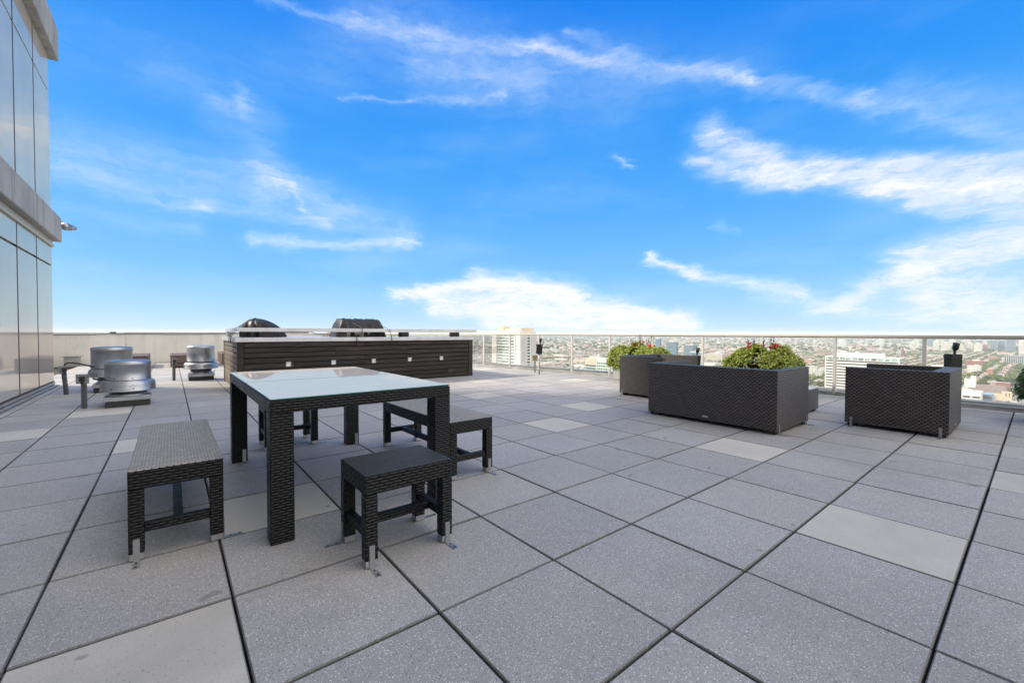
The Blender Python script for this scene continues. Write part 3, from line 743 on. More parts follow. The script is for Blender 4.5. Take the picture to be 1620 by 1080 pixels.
tb = thing('dining_table', 'square black rattan dining table topped with two pale glass sheets', 'table', (-.51, 1.88, 0))
a, b, lw = .515, .915, .11
for sy in (-1, 1): bm = newbm(); bevelbox(bm, -a, a, sy*b, sy*(b-lw), .665, .728, .006, seg=2); obj('end_apron', bm, RBLACK, tb)
for sx in (-1, 1):
    for y0, y1 in ((-b+lw+.001, -.0025), (.0025, b-lw-.001)): bm = newbm(); bevelbox(bm, sx*a, sx*(a-lw), y0, y1, .665, .7275, .006, seg=2); obj('side_apron', bm, RBLACK, tb)
for sx in (-1, 1):
    for sy in (-1, 1):
        bm = newbm(); bevelbox(bm, sx*a, sx*(a-lw), sy*b, sy*(b-.11), .002, .6645, .006, 1., (.01, 0), 2); obj('leg', bm, RBLACK, tb)
bm = newbm(); bevelbox(bm, -a+lw+.001, a-lw-.001, -b+lw+.001, b-lw-.001, .69, .7265, .002); obj('under_panel', bm, BLK, tb)
for y0, y1 in ((-b+.002, -.006), (.006, b-.002)):
    bm = newbm(); vs_ = bevelbox(bm, -a+.004, a-.004, y0, y1, .731, .739, .0015)
    o_ = obj('glass_top', bm, [TGLASS, GEDGE], tb)
    for p in o_.data.polygons:
        if abs(p.normal.z) < .9: p.material_index = 1
for sx, sy in ((-1, 1), (1, 1)): bracket(tb, sx*(a-lw/2)+.03, sy*(b-.11)-.0005, -math.pi/2)

def armseat(name, label, loc, rz, W, Dp, group, tagged=False):
    # back on the -y side, seat opens to +y; W along x, Dp along y
    g = thing(name, label, 'sofa' if W > 1.2 else 'armchair', loc, rz, group); a, b = W/2, Dp/2; ta, tb_ = .085, .14; z0 = .04
    bm = newbm(); P_ = [(-a, -b), (a, -b), (a, b), (a-ta, b), (a-ta, -b+tb_), (-a+ta, -b+tb_), (-a+ta, b), (-a, b)]
    lo = [bm.verts.new((x_, y_, z0)) for x_, y_ in P_]; hi_ = [bm.verts.new((x_, y_, .68)) for x_, y_ in P_]
    for i in range(8): bm.faces.new([lo[i], lo[(i+1) % 8], hi_[(i+1) % 8], hi_[i]])
    for q4 in ((0, 1, 4, 5), (1, 2, 3, 4), (0, 5, 6, 7)): bm.faces.new([hi_[k] for k in q4]); bm.faces.new([lo[k] for k in q4[::-1]])
    ed = [e for e in bm.edges if len(e.link_faces) == 2 and e.calc_face_angle() > .5]
    bmesh.ops.bevel(bm, geom=ed, offset=.014, segments=2, affect='EDGES', profile=.6)
    for fc in bm.faces: finface(bm, fc)
    obj('arms_and_backrest', bm, RBROWN, g)
    bm = newbm(); bevelbox(bm, -a+ta+.001, a-ta-.001, -b+tb_+.001, b-.01, z0+.02, .30, .01, 1., seg=2); obj('seat', bm, RBROWN, g)
    for sx in (-1, 1):
        for sy in (-1, 1):
            bm = newbm(); bevelbox(bm, sx*(a-.02), sx*(a-.14), sy*(b-.02), sy*(b-.10), .0, .0395, .004); obj('foot', bm, BLK, g)
    for (x_, y_, an) in ((-a, -b+.06, math.pi), (a, -b+.06, 0), (-a, b-.06, math.pi), (a, b-.06, 0)):
        bracket(g, x_+(.0006 if x_ > 0 else -.0006), y_, an)
    bm = newbm(); bevelbox(bm, -.035, .035, -b-.004, -b-.0005, .075, .095, .001)
    for v in bm.verts: v.co.x += .0
    obj('maker_tag', bm, FOOT, g)
    return g
GS = 'brown rattan seats of the lounge set'
armseat('sofa', 'wide brown rattan two seat sofa seen from behind, before the red flowers', (4.03, 1.06, 0), rad(-90), 1.54, .96, GS)
armseat('armchair', 'brown rattan armchair at the far left of the lounge, next to the left planter', (5.25, 2.75, 0), rad(180), 1.08, .84, GS)
armseat('armchair', 'brown rattan armchair at the right, nearest the glass railing', (5.30, -.43, 0), 0, 1.05, .86, GS)
ct = thing('coffee_table', 'low brown rattan coffee table peeping out behind the wide sofa', 'table', (5.30, .98, 0))
bm = newbm(); bevelbox(bm, -.35, .35, -.48, .48, .03, .315, .01, seg=2); obj('body', bm, RBROWN, ct)
bm = newbm(); bevelbox(bm, -.34, .34, -.47, .47, .316, .324, .002); obj('glass_top', bm, TGLASS, ct)
for sx in (-1, 1):
    for sy in (-1, 1): bm = newbm(); box(bm, sx*.30-.025, sx*.30+.025, sy*.43-.025, sy*.43+.025, 0, .0295); obj('foot', bm, BLK, ct)

# ------------------------------------------------------------------ planters
def leaf(bm, p, n, sz, tone, rnd, L=1.5):
    n = n.normalized(); u = n.cross(Vector((rnd.uniform(-1, 1), rnd.uniform(-1, 1), rnd.uniform(-1, 1)))).normalized(); v = n.cross(u)
    pts_ = [p-u*sz*.5*L, p-v*sz*.42+n*sz*.1, p+u*sz*.55*L-n*sz*.12, p+v*sz*.42+n*sz*.1]
    fc = bm.faces.new([bm.verts.new(q) for q in pts_]); finface(bm, fc, tone)
def planter(label, x0, y0, W, L, h, seed, leafm, top, spill, flowers, bushy=1., cat='planter'):
    q = random.Random(seed); cx_, cy_ = x0+W/2, y0+L/2
    g = thing('planter_box', label, cat, (cx_, cy_, 0), 0, 'stone planters with trailing plants by the railing')
    a, b = W/2, L/2; bm = newbm()
    vs_ = box(bm, -a, a, -b, b, 0, h); 
    for v in vs_[:4]: v.co.x *= .86; v.co.y *= .93
    bmesh.ops.bevel(bm, geom=bm.edges[:], offset=.012, segments=2, affect='EDGES'); obj('box', bm, POTC, g)
    bm = newbm(); box(bm, -a+.03, a-.03, -b+.03, b-.03, h+.002, h+.03); obj('soil', bm, SOIL, g)
    bm = newbm(); N = int(9500*bushy)
    lumps = [(q.uniform(-a, a), q.uniform(-b, b), q.uniform(.02, .10)) for _ in range(26)]
    gaps = [(q.uniform(0, 6.28), q.uniform(.5, .9)) for _ in range(3)]
    for k in range(N):
        th = q.uniform(0, 2*math.pi); t_ = q.random()
        ex, ey = a+.19, b+.15
        sqx = math.copysign(abs(math.cos(th))**.55, math.cos(th)); sqy = math.copysign(abs(math.sin(th))**.55, math.sin(th))
        ph = (q.random()**.75)*math.pi*.5          # 0 = rim, pi/2 = top
        if t_ < .60:
            sn = math.sin(ph)**.7; cs = math.cos(ph)
            r = .86+.14*q.random()
            p = Vector((ex*sqx*(cs**.55)*r, ey*sqy*(cs**.55)*r, h-.02+top*sn*r))
            n = Vector((sqx*cs, sqy*cs, .4+sn))
        else:
            drop = q.random()**.8*spill*(.65+.35*math.sin(th*5+seed)+.25*math.sin(th*9+1))
            r = 1-.10*drop/spill*q.random()-.15*q.random()
            p = Vector((ex*sqx*r, ey*sqy*r, h-.02-drop)); n = Vector((sqx, sqy, .25))
            if any(abs(th-ga) < .12 and drop > spill*gd*.5 for ga, gd in gaps): continue
        for lx, ly, lz in lumps:
            d2 = (p.x-lx)**2+(p.y-ly)**2
            if d2 < .03: p.z += lz*.6*(1-d2/.03)
        p += Vector((q.gauss(0, .014), q.gauss(0, .014), q.gauss(0, .016)))
        n += Vector((q.uniform(-.8, .8), q.uniform(-.8, .8), q.uniform(-.5, .8)))
        inner = q.random()
        leaf(bm, p, n, q.uniform(.026, .048), (min(1, max(0, q.gauss(.5, .28))), 1. if q.random() < .05 else 0, 0), q)
    obj('foliage', bm, leafm, g)
    # an uneven dark core of twigs so that the leaves have something behind them
    bm = newbm()
    for k in range(90):
        th = q.uniform(0, 6.28); r = q.uniform(.2, .95); e = Vector(((a+.1)*math.cos(th)*r, (b+.1)*math.sin(th)*r, h+top*q.uniform(.2, .8)*(1-r*r*.5)))
        st_ = Vector((e.x*.3, e.y*.3, h+.02)); mid = (st_+e)/2+Vector((0, 0, .05)); tube(bm, [st_, mid, e, e+Vector((e.x*.15, e.y*.15, -.12))], [.006, .005, .004, .002], 4, caps=False)
    obj('twigs', bm, STEM, g)
    if flowers:
        bs = newbm()
        for k in range(flowers):
            x_, y_ = q.uniform(-.12, .16), q.uniform(-b*.62, b*.62); kind = q.random(); zt = h+top
            if kind < .45:
                hh = q.uniform(.05, .17); tip = Vector((x_+q.uniform(-.05, .05), y_+q.uniform(-.05, .05), zt+hh)); tube(bs, [(x_, y_, zt-.1), tip], .0035, 4, caps=False)
                br_ = newbm()
                for _ in range(22): leaf(br_, tip+Vector((q.gauss(0, .02), q.gauss(0, .024), q.gauss(0, .014))), Vector((q.uniform(-1, 1), q.uniform(-1, 1), q.uniform(0, 1))), .036, q.random(), q, 1)
                obj('red_flower', br_, RED, g)
            else:
                y_ *= .75; hh = q.uniform(.08, .32); tip = Vector((x_+q.uniform(-.07, .07), y_+q.uniform(-.09, .09), zt+hh)); base_ = Vector((x_, y_, zt-.1)); tube(bs, [base_, (base_+tip)/2+Vector((.01, .01, 0)), tip], .0035, 4, caps=False)
                bp_ = newbm()
                for _ in range(16):
                    s = q.uniform(.6, 1.); leaf(bp_, base_.lerp(tip, s)+Vector((q.gauss(0, .007), q.gauss(0, .007), 0)), Vector((q.uniform(-1, 1), q.uniform(-1, 1), .3)), .025, q.random(), q, 1)
                obj('purple_flower', bp_, PUR, g)
                for _ in range(5): leaf(bs, base_.lerp(tip, q.uniform(.1, .55)), Vector((q.uniform(-1, 1), q.uniform(-1, 1), 1)), .035, q.random(), q, 1.8)
        obj('flower_stems', bs, STEM, g)
    return g
planter('stone planter with trailing green vine and a few flowers, left of the lounge set', 6.58, 3.62, .50, 1.20, .43, 11, IVY, .30, .16, 14)
planter('stone planter with trailing vine and red and purple flowers behind the wide sofa', 6.62, 1.20, .50, .98, .43, 23, IVY, .30, .26, 26)
planter('planter with dark green juniper at the right edge of the picture', 6.64, -2.80, .50, 1.40, .43, 31, JUN, .33, .14, 0, 1.5)
# two planters seen only as flowers under the bar shelf
planter('distant flower planter glimpsed under the left part of the bar shelf', 3.55, 16.6, .45, 1.1, .62, 41, IVY, .22, .15, 16, .5)

# ------------------------------------------------------------------ spot lights
def spot(label, x, y, h, rz, boxc, post, pipe=False):
    g = thing('spot_light', label, 'spot light', (x, y, 0), rz, 'black spot lights by the railing')
    bm = newbm(); tube(bm, [(0, 0, 0), (0, 0, h-.24)], post, 12); obj('post', bm, GALV if not pipe else BOXG, g)
    if not pipe:
        bm = newbm(); tube(bm, [(0, 0, h-.42), (0, 0, h-.25)], .032, 12); obj('sleeve', bm, LAMPG, g)
    bm = newbm(); vs_ = bevelbox(bm, -boxc, boxc, -.05, .05, h-.25, h, .006, seg=2); box(bm, -boxc-.02, -boxc-.001, -.04, .04, h-.05, h-.02)
    R_ = Matrix.Translation((0, 0, h-.12)) @ Matrix.Rotation(rad(6 if not pipe else 0), 4, 'Y') @ Matrix.Translation((0, 0, -(h-.12)))
    for v in bm.verts: v.co = R_ @ v.co
    obj('ballast_box', bm, BLK, g)
    bm = newbm(); tube(bm, [(.02, 0, h+.001), (.02, 0, h+.05)], .014, 10)
    ax = Vector((.15, -.1, 1)).normalized(); c0 = Vector((.02, 0, h+.045))
    tube(bm, [c0, c0+ax*.015, c0+ax*.02, c0+ax*.115, c0+ax*.116, c0+ax*.10], [.018, .024, .034, .037, .031, .028], 18); obj('lamp_head', bm, BLK, g)
    return g
spot('black spot light on a leaning black box and thin post near the bar', 6.02, 6.68, .78, rad(-35), .075, .018)
spot('black spot light rising behind the far left armchair', 7.05, 3.02, .62, rad(-35), .07, .018)
spot('black spot light on a large black box behind the right armchair', 7.22, -.66, .79, rad(-38), .082, .05, True)
g = thing('junction_post', 'tan junction box on a short square post beside the thin spot light post', 'junction box', (6.30, 7.16, 0), rad(-38))
bm = newbm(); bevelbox(bm, -.022, .022, -.022, .022, 0, .33, .003); obj('post', bm, GALV, g)
bm = newbm(); bevelbox(bm, -.07, .07, -.045, .045, .332, .47, .006); obj('box', bm, BOXY, g)

# ------------------------------------------------------------------ the city far below
ZC = -150.; CX, CY = CAM.x, CAM.y
def lat_dep(x, y): return (x-CX)*.77953-(y-CY)*.62637, (x-CX)*.62637+(y-CY)*.77953
def at(px, dep):
    q = (px-810)/F; la = q*dep; return CX+la*.77953+dep*.62637, CY-la*.62637+dep*.77953
def ztop(py, px, dep): return CAM.z-(py-(526.35+(px-810)*.00245))/F*dep
def bmat(name, glass, fl, bay, wf=.5, hf=.5, spec=.5, rough=.8, colr=None):
    def f(t):
        x, y, z = t.sep(t.pos); nz = t.m('ABSOLUTE', t.sep(t.geo.outputs['Normal'])[2])
        fz = t.m('FRACT', t.m('DIVIDE', z, fl)); fh = t.m('FRACT', t.m('DIVIDE', t.m('ADD', x, y), bay))
        mk = t.m('MULTIPLY', t.m('MULTIPLY', t.m('LESS_THAN', t.m('ABSOLUTE', t.m('SUBTRACT', fz, .5)), hf/2), t.m('LESS_THAN', t.m('ABSOLUTE', t.m('SUBTRACT', fh, .5)), wf/2)), t.m('LESS_THAN', nz, .4))
        base_ = t.mix(t.rng(t.noise(t.pos, .05, 3), .35, .65, 0, .3), t.tone if colr is None else colr, (.2, .19, .17))
        rf = t.m('MULTIPLY', t.m('GREATER_THAN', nz, .4), .5)
        base_ = t.mix(rf, base_, t.mix(t.rng(t.noise(t.pos, .02, 2), .4, .6), (.26, .24, .23), (.58, .56, .53)))
        c = t.mix(mk, base_, glass)
        return prin(t, c, t.rng(mk, 0, 1, rough, .2), spec=spec)
    return material(name, f)
CITYM = bmat('city_masonry', (.05, .06, .07), 3.6, 4.2, .45, .45)
GLASSB = bmat('city_curtain_wall', (.10, .15, .20), 3.8, 2.0, .8, .8, rough=.3)
WHITEP = material('white_panels', lambda t: prin(t, t.mix(t.rng(t.noise(t.pos, .05, 3), .3, .7), (.60, .58, .54), (.70, .68, .64)), .6))
GREYP = material('grey_panel_grid', lambda t: prin(t, t.mix(t.m('LESS_THAN', t.m('FRACT', t.m('DIVIDE', t.sep(t.pos)[2], 1.9)), .14), (.50, .48, .47), (.36, .34, .34)), .7))
TEALG = material('teal_window_band', lambda t: prin(t, t.mix(t.rng(t.noise(t.mapv(t.pos, (.12, .12, .3)), 1, 2), .4, .6), (.10, .16, .17), (.32, .42, .42)), .15))
DKWIN = material('dark_window_band', lambda t: prin(t, t.mix(t.m('LESS_THAN', t.m('FRACT', t.m('DIVIDE', t.m('ADD', t.sep(t.pos)[1], t.sep(t.pos)[0]), 2.6)), .16), (.05, .065, .08), (.2, .2, .2)), .25))
BEIGEP = material('beige_masonry', lambda t: prin(t, t.mix(t.rng(t.noise(t.pos, .3, 3), .3, .7), (.46, .37, .27), (.58, .50, .38)), .8))
ROOFB = material('brown_roof', lambda t: prin(t, t.mix(t.rng(t.noise(t.pos, .4, 3), .3, .7), (.16, .12, .11), (.22, .17, .16)), .8))
BRICK = bmat('city_red_brick', (.06, .06, .07), 3.6, 3.4, .4, .45, colr=(.30, .13, .09))

# ground sheet, streets printed by real strips
def m_ground(t):
    n = t.noise(t.pos, .006, 4, .6); n2 = t.noise(t.pos, .03, 3); n3 = t.noise(t.pos, .0009, 3)
    c = t.mix(t.rng(n2, .4, .62), (.13, .14, .09), (.32, .295, .265))
    c = t.mix(t.rng(n, .45, .65, 0, .7), c, (.15, .165, .10)); c = t.mix(t.rng(n3, .4, .65, 0, .6), c, (.34, .32, .30))
    return prin(t, c, .95, spec=.1)
bm = newbm(); box(bm, -38000, 42000, -38000, 42000, ZC-.9, ZC, skip=(0,)); tag(obj('city_ground', bm, material('city_ground', m_ground)), kind='structure')
ASPH = material('asphalt', lambda t: prin(t, t.mix(t.rng(t.noise(t.pos, .2, 3), .3, .7), (.075, .075, .08), (.12, .12, .12)), .9))
LAWN = material('park_lawn', lambda t: prin(t, t.mix(t.rng(t.noise(t.pos, .05, 3), .3, .7), (.10, .17, .04), (.16, .24, .06)), .9))
ROADX = at(1572, 1500); RY = ROADX[1]; BXP, BYP = 200., 98.
bm = newbm(); bmr = newbm()
for k in range(-45, 70): y = RY+k*BYP; box(bm, 200, 9000, y-(8 if k == 0 else 4.5), y+(8 if k == 0 else 4.5), ZC+.01, ZC+.15)
tag(obj('side_streets', bm, ASPH), kind='structure')
for k in range(1, 45): x = 150+k*BXP; box(bmr, x-6, x+6, -4500, 7500, ZC+.16, ZC+.3)
tag(obj('cross_streets', bmr, ASPH), kind='structure')
bm = newbm(); vs_ = [at(1150, 2150), at(1230, 2000), at(1315, 1160), at(1255, 1160)]
fc = bm.faces.new([bm.verts.new((*p, ZC+.4)) for p in (at(1277, 1310), at(1318, 1310), at(1318, 1180), at(1270, 1180))]); finface(bm, fc)
fc = bm.faces.new([bm.verts.new((*p, ZC+.4)) for p in (at(1600, 900), at(1640, 900), at(1650, 780), at(1595, 780))]); finface(bm, fc)
tag(obj('park_lawn', bm, LAWN, recalc=True), kind='structure')

occupied = []
def corner(pl, pe, pr, dep):
    x, y = at(pe, dep); la, de = lat_dep(x, y); ql, qr = (pl-810)/F, (pr-810)/F
    dy = (la-ql*de)/(.62637+.77953*ql); dx = (qr*de-la)/(.77953-.62637*qr) if pr > pe else 30
    return x, y, max(6, min(abs(dx), 160)), dy
def hero(name, label, cat, pl, pe, pr, dep, top, mat, tone=(.5, .48, .45), dx=None, roofparts=(), grp=None, zbase=ZC):
    x, y, ddx, dy = corner(pl, pe, pr, dep); ddx = dx or ddx; zt = ztop(top, pe, dep)
    g = thing(name, label, cat, (x, y, zbase), 0, grp); h = zt-zbase
    occupied.append((x-8, x+ddx+8, y-8, y+dy+8))
    bm = newbm(); box(bm, 0, ddx, 0, dy, 0, h, tone); obj('walls', bm, mat, g)
    for (a, b, c, d, hh, m_) in roofparts:
        bm = newbm(); box(bm, ddx*a, ddx*b, dy*c, dy*d, h+.02, h+hh, tone); obj('roof_plant', bm, m_, g)
    return g, ddx, dy, h
# white hotel-like tower: window bands on the left face, a window column on the right one
g, dx_, dy_, h_ = hero('high_rise', 'white high rise tower with banded teal windows rising above the railing', 'high rise', 778, 823, 848, 520, 524.5, WHITEP, roofparts=((.15, .95, .05, .8, 4.2, BEIGEP), (.1, .5, .62, .82, 6.5, BEIGEP), (.05, .9, .1, .35, 3.2, WHITEP)))
nfl = 16; fh = 3.75
for k in range(nfl):
    z = h_-4.2-k*fh
    bm = newbm(); box(bm, -.35, -.02, dy_*.19, dy_*.80, z-1.1, z+.75); obj('window_band', bm, TEALG, g)
    bm = newbm(); box(bm, dx_*.44, dx_*.60, -.3, -.02, z-1.2, z+1.0); obj('window', bm, DKWIN, g)
bm = newbm(); box(bm, dx_*.03, dx_*.40, -.25, -.03, 0, h_-2); box(bm, dx_*.66, dx_*.99, -.25, -.03, 0, h_-2); obj('panel_cladding', bm, GREYP, g)
bm = newbm(); box(bm, -.9, -.02, dy_*.80, dy_*.84, 0, h_-1); box(bm, -.9, -.02, dy_*.14, dy_*.18, 0, h_-1); box(bm, -.6, dx_+.4, -.5, dy_+.4, h_-.8, h_+.6); obj('pilasters', bm, WHITEP, g)
# slab office
g, dx_, dy_, h_ = hero('office_building', 'long white office slab with many dark window bands behind the right armchair', 'office building', 1306, 1424, 1430, 540, 567.5, WHITEP, dx=26, roofparts=((.2, .8, .22, .88, 5.2, WHITEP), (.3, .6, .72, .80, 8.0, GREYP), (.3, .6, .55, .6, 7.5, GREYP)))
for k in range(20):
    z = h_-1.0-k*3.9; hh = 3.0 if k == 0 else 1.75
    bm = newbm(); box(bm, -.3, -.02, dy_*.015, dy_*.985, z-hh, z-.1); box(bm, .8, dx_-.8, -.3, -.02, z-hh, z-.1); obj('window_band', bm, DKWIN if k else TEALG, g)
bm = newbm()
for k in range(12): y = dy_*(.02+k*.0855); box(bm, -.55, -.31, y-.5, y+.5, h_-4.2, h_)
box(bm, -.6, dx_+.5, -.6, dy_+.5, h_+.0, h_+.5); obj('parapet_frame', bm, WHITEP, g)
# cream and mint building
g, dx_, dy_, h_ = hero('office_building', 'cream and mint green mid rise with gridded windows left of the left planter', 'office building', 926, 966, 972, 1250, 568, material('mint_panels', lambda t: prin(t, (.50, .60, .52), .6)), dx=40, roofparts=())
bm = newbm(); box(bm, -.8, -.02, dy_*.56, dy_*1.0, h_-22, h_); obj('cream_block', bm, BEIGEP, g)
for k in range(5):
    z = h_-12-k*8.4
    bm = newbm()
    for q_ in range(6): box(bm, -.5, -.02, dy_*(.04+q_*.085), dy_*(.04+q_*.085)+5.4, z-4.4, z)
    obj('windows', bm, DKWIN, g)
    bm = newbm(); box(bm, -1.3, -.9, dy_*.56, dy_*.98, z-13.4, z-9.4); obj('window_band', bm, DKWIN, g)
    if k > 2: pass
# blue curtain-wall towers
hero('glass_tower', 'blue glass tower just left of the small spot light', 'glass tower', 1054, 1070, 1073, 1150, 541, GLASSB, (.22, .29, .36), roofparts=((.2, .8, .2, .8, 3, GREYP),))
hero('glass_tower', 'slim blue glass tower peeping over the left planter', 'glass tower', 1037, 1044, 1046, 1400, 536, GLASSB, (.2, .3, .4), roofparts=((.2, .7, .4, .9, 5, GREYP),))
hero('glass_tower', 'grey blue glass tower right of the small spot light', 'glass tower', 1082, 1096, 1103, 1250, 546, GLASSB, (.26, .32, .38), roofparts=((.2, .8, .1, .9, 2.5, GREYP),))
hero('glass_tower', 'pale blue glass tower with white roof slab beside a railing post', 'glass tower', 1096, 1110, 1114, 820, 557.5, GLASSB, (.30, .37, .43), roofparts=((-.1, 1.2, -.05, 1.3, 1.2, WHITEP), (.2, .6, .4, .8, 4, GREYP)))
hero('low_block', 'long beige block below the railing between the two big planters', 'building', 1116, 1143, 1150, 2250, 560, CITYM, (.55, .48, .40), dx=70, roofparts=((.2, .6, .3, .5, 6, WHITEP),))
for (pl, pe, pr, dp, tp, lb) in ((1274, 1293, 1295, 1480, 580, 'white apartment block with rows of windows right of the wide sofa'), (1290, 1301, 1302, 1420, 586, 'lower white apartment block in front of its taller neighbours'), (1298, 1318, 1320, 1560, 583, 'cream apartment block touching the railing post')):
    hero('apartment_block', lb, 'apartment block', pl, pe, pr, dp, tp, bmat('apartment_wall', (.07, .08, .09), 4.4, 4.2, .5, .6, colr=(.62, .60, .55)), dx=22, roofparts=((.2, .8, .3, .6, 3, GREYP),))
hero('glass_tower', 'pale residential tower with a blue glass side far beyond the office slab', 'tower', 1325, 1339, 1342, 4200, 538, bmat('pale_tower', (.2, .23, .25), 4, 9, .4, .7, colr=(.62, .61, .58)), roofparts=((.1, .7, .3, .8, 6, WHITEP),))
hero('low_block', 'dark ribbed glass office block at the right beside the juniper', 'office building', 1589, 1622, 1624, 2070, 563, bmat('ribbed', (.06, .08, .09), 60, 6, .62, .98, colr=(.45, .45, .44)), dx=60)
hero('brick_block', 'long red brick block behind the right spot light', 'building', 1527, 1556, 1558, 1880, 571, BRICK, dx=50, roofparts=((.2, .6, .2, .6, 4, WHITEP),))
hero('low_block', 'white block in front of the red brick block', 'building', 1531, 1553, 1555, 1640, 579, CITYM, (.66, .64, .60), dx=40, roofparts=((.2, .6, .2, .5, 4, WHITEP),))
hero('brick_block', 'small orange brick block beside the dark avenue', 'building', 1561, 1572, 1573, 1500, 584, bmat('orange_brick', (.1, .08, .07), 3.6, 3.4, .4, .45, colr=(.40, .20, .13)), dx=24)
hero('terraced_block', 'white stepped building with open roof terraces behind the right armchair', 'building', 1527, 1545, 1547, 1130, 600, WHITEP, dx=34, roofparts=((.0, .9, .0, .45, 7, WHITEP), (.1, .5, .5, .9, 3, TEALG)))
hero('brick_block', 'low rose brick block behind the brown roofed church', 'building', 1577, 1600, 1602, 1150, 606, BRICK, dx=26)
# white office with roof garden and blue glass wing
g, dx_, dy_, h_ = hero('office_building', 'white office with square dark windows and a roof garden at the lower right', 'office building', 1505, 1554, 1556, 700, 621.5, WHITEP, dx=40, roofparts=((.3, .9, .3, 1., 2.2, GREYP),))
for k in range(3):
    z = h_-6.6-k*8.4; bm = newbm(); 
    for q_ in range(16):
        if q_ % 5 != 4: box(bm, -.4, -.02, dy_*.03+q_*dy_*.06, dy_*.03+q_*dy_*.06+2.3, z-2.8, z)
    obj('windows', bm, DKWIN, g)
g, dx_, dy_, h_ = hero('glass_wing', 'blue glass framed pavilion beside the white office', 'building', 1553, 1573, 1576, 720, 624.5, material('blue_glazing', lambda t: prin(t, (.16, .30, .42), .15)), dx=30)
bm = newbm(); box(bm, -.6, -.02, dy_*.12, dy_*.86, h_-7, h_-2.4); obj('opening', bm, ROOFB, g)
# big church with brown gable roof
x, y, _, dy_ = corner(1542, 1597, 1600, 960); zb = ZC; zt = ztop(608, 1570, 1000); occupied.append((x-10, x+50, y-10, y+dy_+10))
g = thing('church', 'large beige church with a long brown gable roof below the railing at right', 'church', (x, y, ZC)); H = zt-ZC; W_ = 34
bm = newbm(); box(bm, 0, W_, 0, dy_, 0, H*.52); obj('nave_walls', bm, BEIGEP, g)
bm = newbm()
vv = [bm.verts.new(p) for p in ((-1, -1, H*.52), (W_+1, -1, H*.52), (W_/2, 5, H), (-1, dy_+1, H*.52), (W_+1, dy_+1, H*.52), (W_/2, dy_-5, H))]
for f_ in ((0, 2, 5, 3), (1, 4, 5, 2), (0, 1, 2), (3, 5, 4), (0, 3, 4, 1)): finface(bm, bm.faces.new([vv[k] for k in f_]))
obj('roof', bm, ROOFB, g, True)
bm = newbm(); box(bm, -6, 8, -6, 9, 0, H*.62); obj('corner_tower', bm, BEIGEP, g)
bm = newbm()
for y_ in (-4, 1): box(bm, -6.3, -6.02, y_+1, y_+2.4, H*.30, H*.55)
obj('lancet_window', bm, DKWIN, g)
# spired church
x, y = at(1428.5, 2600); g = thing('church', 'dark steepled church rising beyond the office slab', 'church', (x, y, ZC)); occupied.append((x-25, x+60, y-25, y+40))
SP = material('steeple_stone', lambda t: prin(t, (.20, .14, .13), .8))
bm = newbm(); box(bm, -7, 7, -7, 7, 0, 48); obj('tower', bm, SP, g)
bm = newbm(); lathe(bm, [(11, 40), (9, 48), (3.5, 62), (0, 82)], 8, smooth=False); obj('spire', bm, SP, g)
bm = newbm(); vv = [bm.verts.new(p) for p in ((8, -12, 0), (55, -12, 0), (55, 12, 0), (8, 12, 0), (8, -12, 20), (55, -12, 20), (55, 12, 20), (8, 12, 20), (8, 0, 34), (55, 0, 34))]
for f_ in ((0, 1, 5, 4), (1, 2, 6, 9, 5), (2, 3, 7, 6), (3, 0, 4, 8, 7), (4, 5, 9, 8), (6, 7, 8, 9)): finface(bm, bm.faces.new([vv[k] for k in f_]))
obj('nave', bm, SP, g, True)
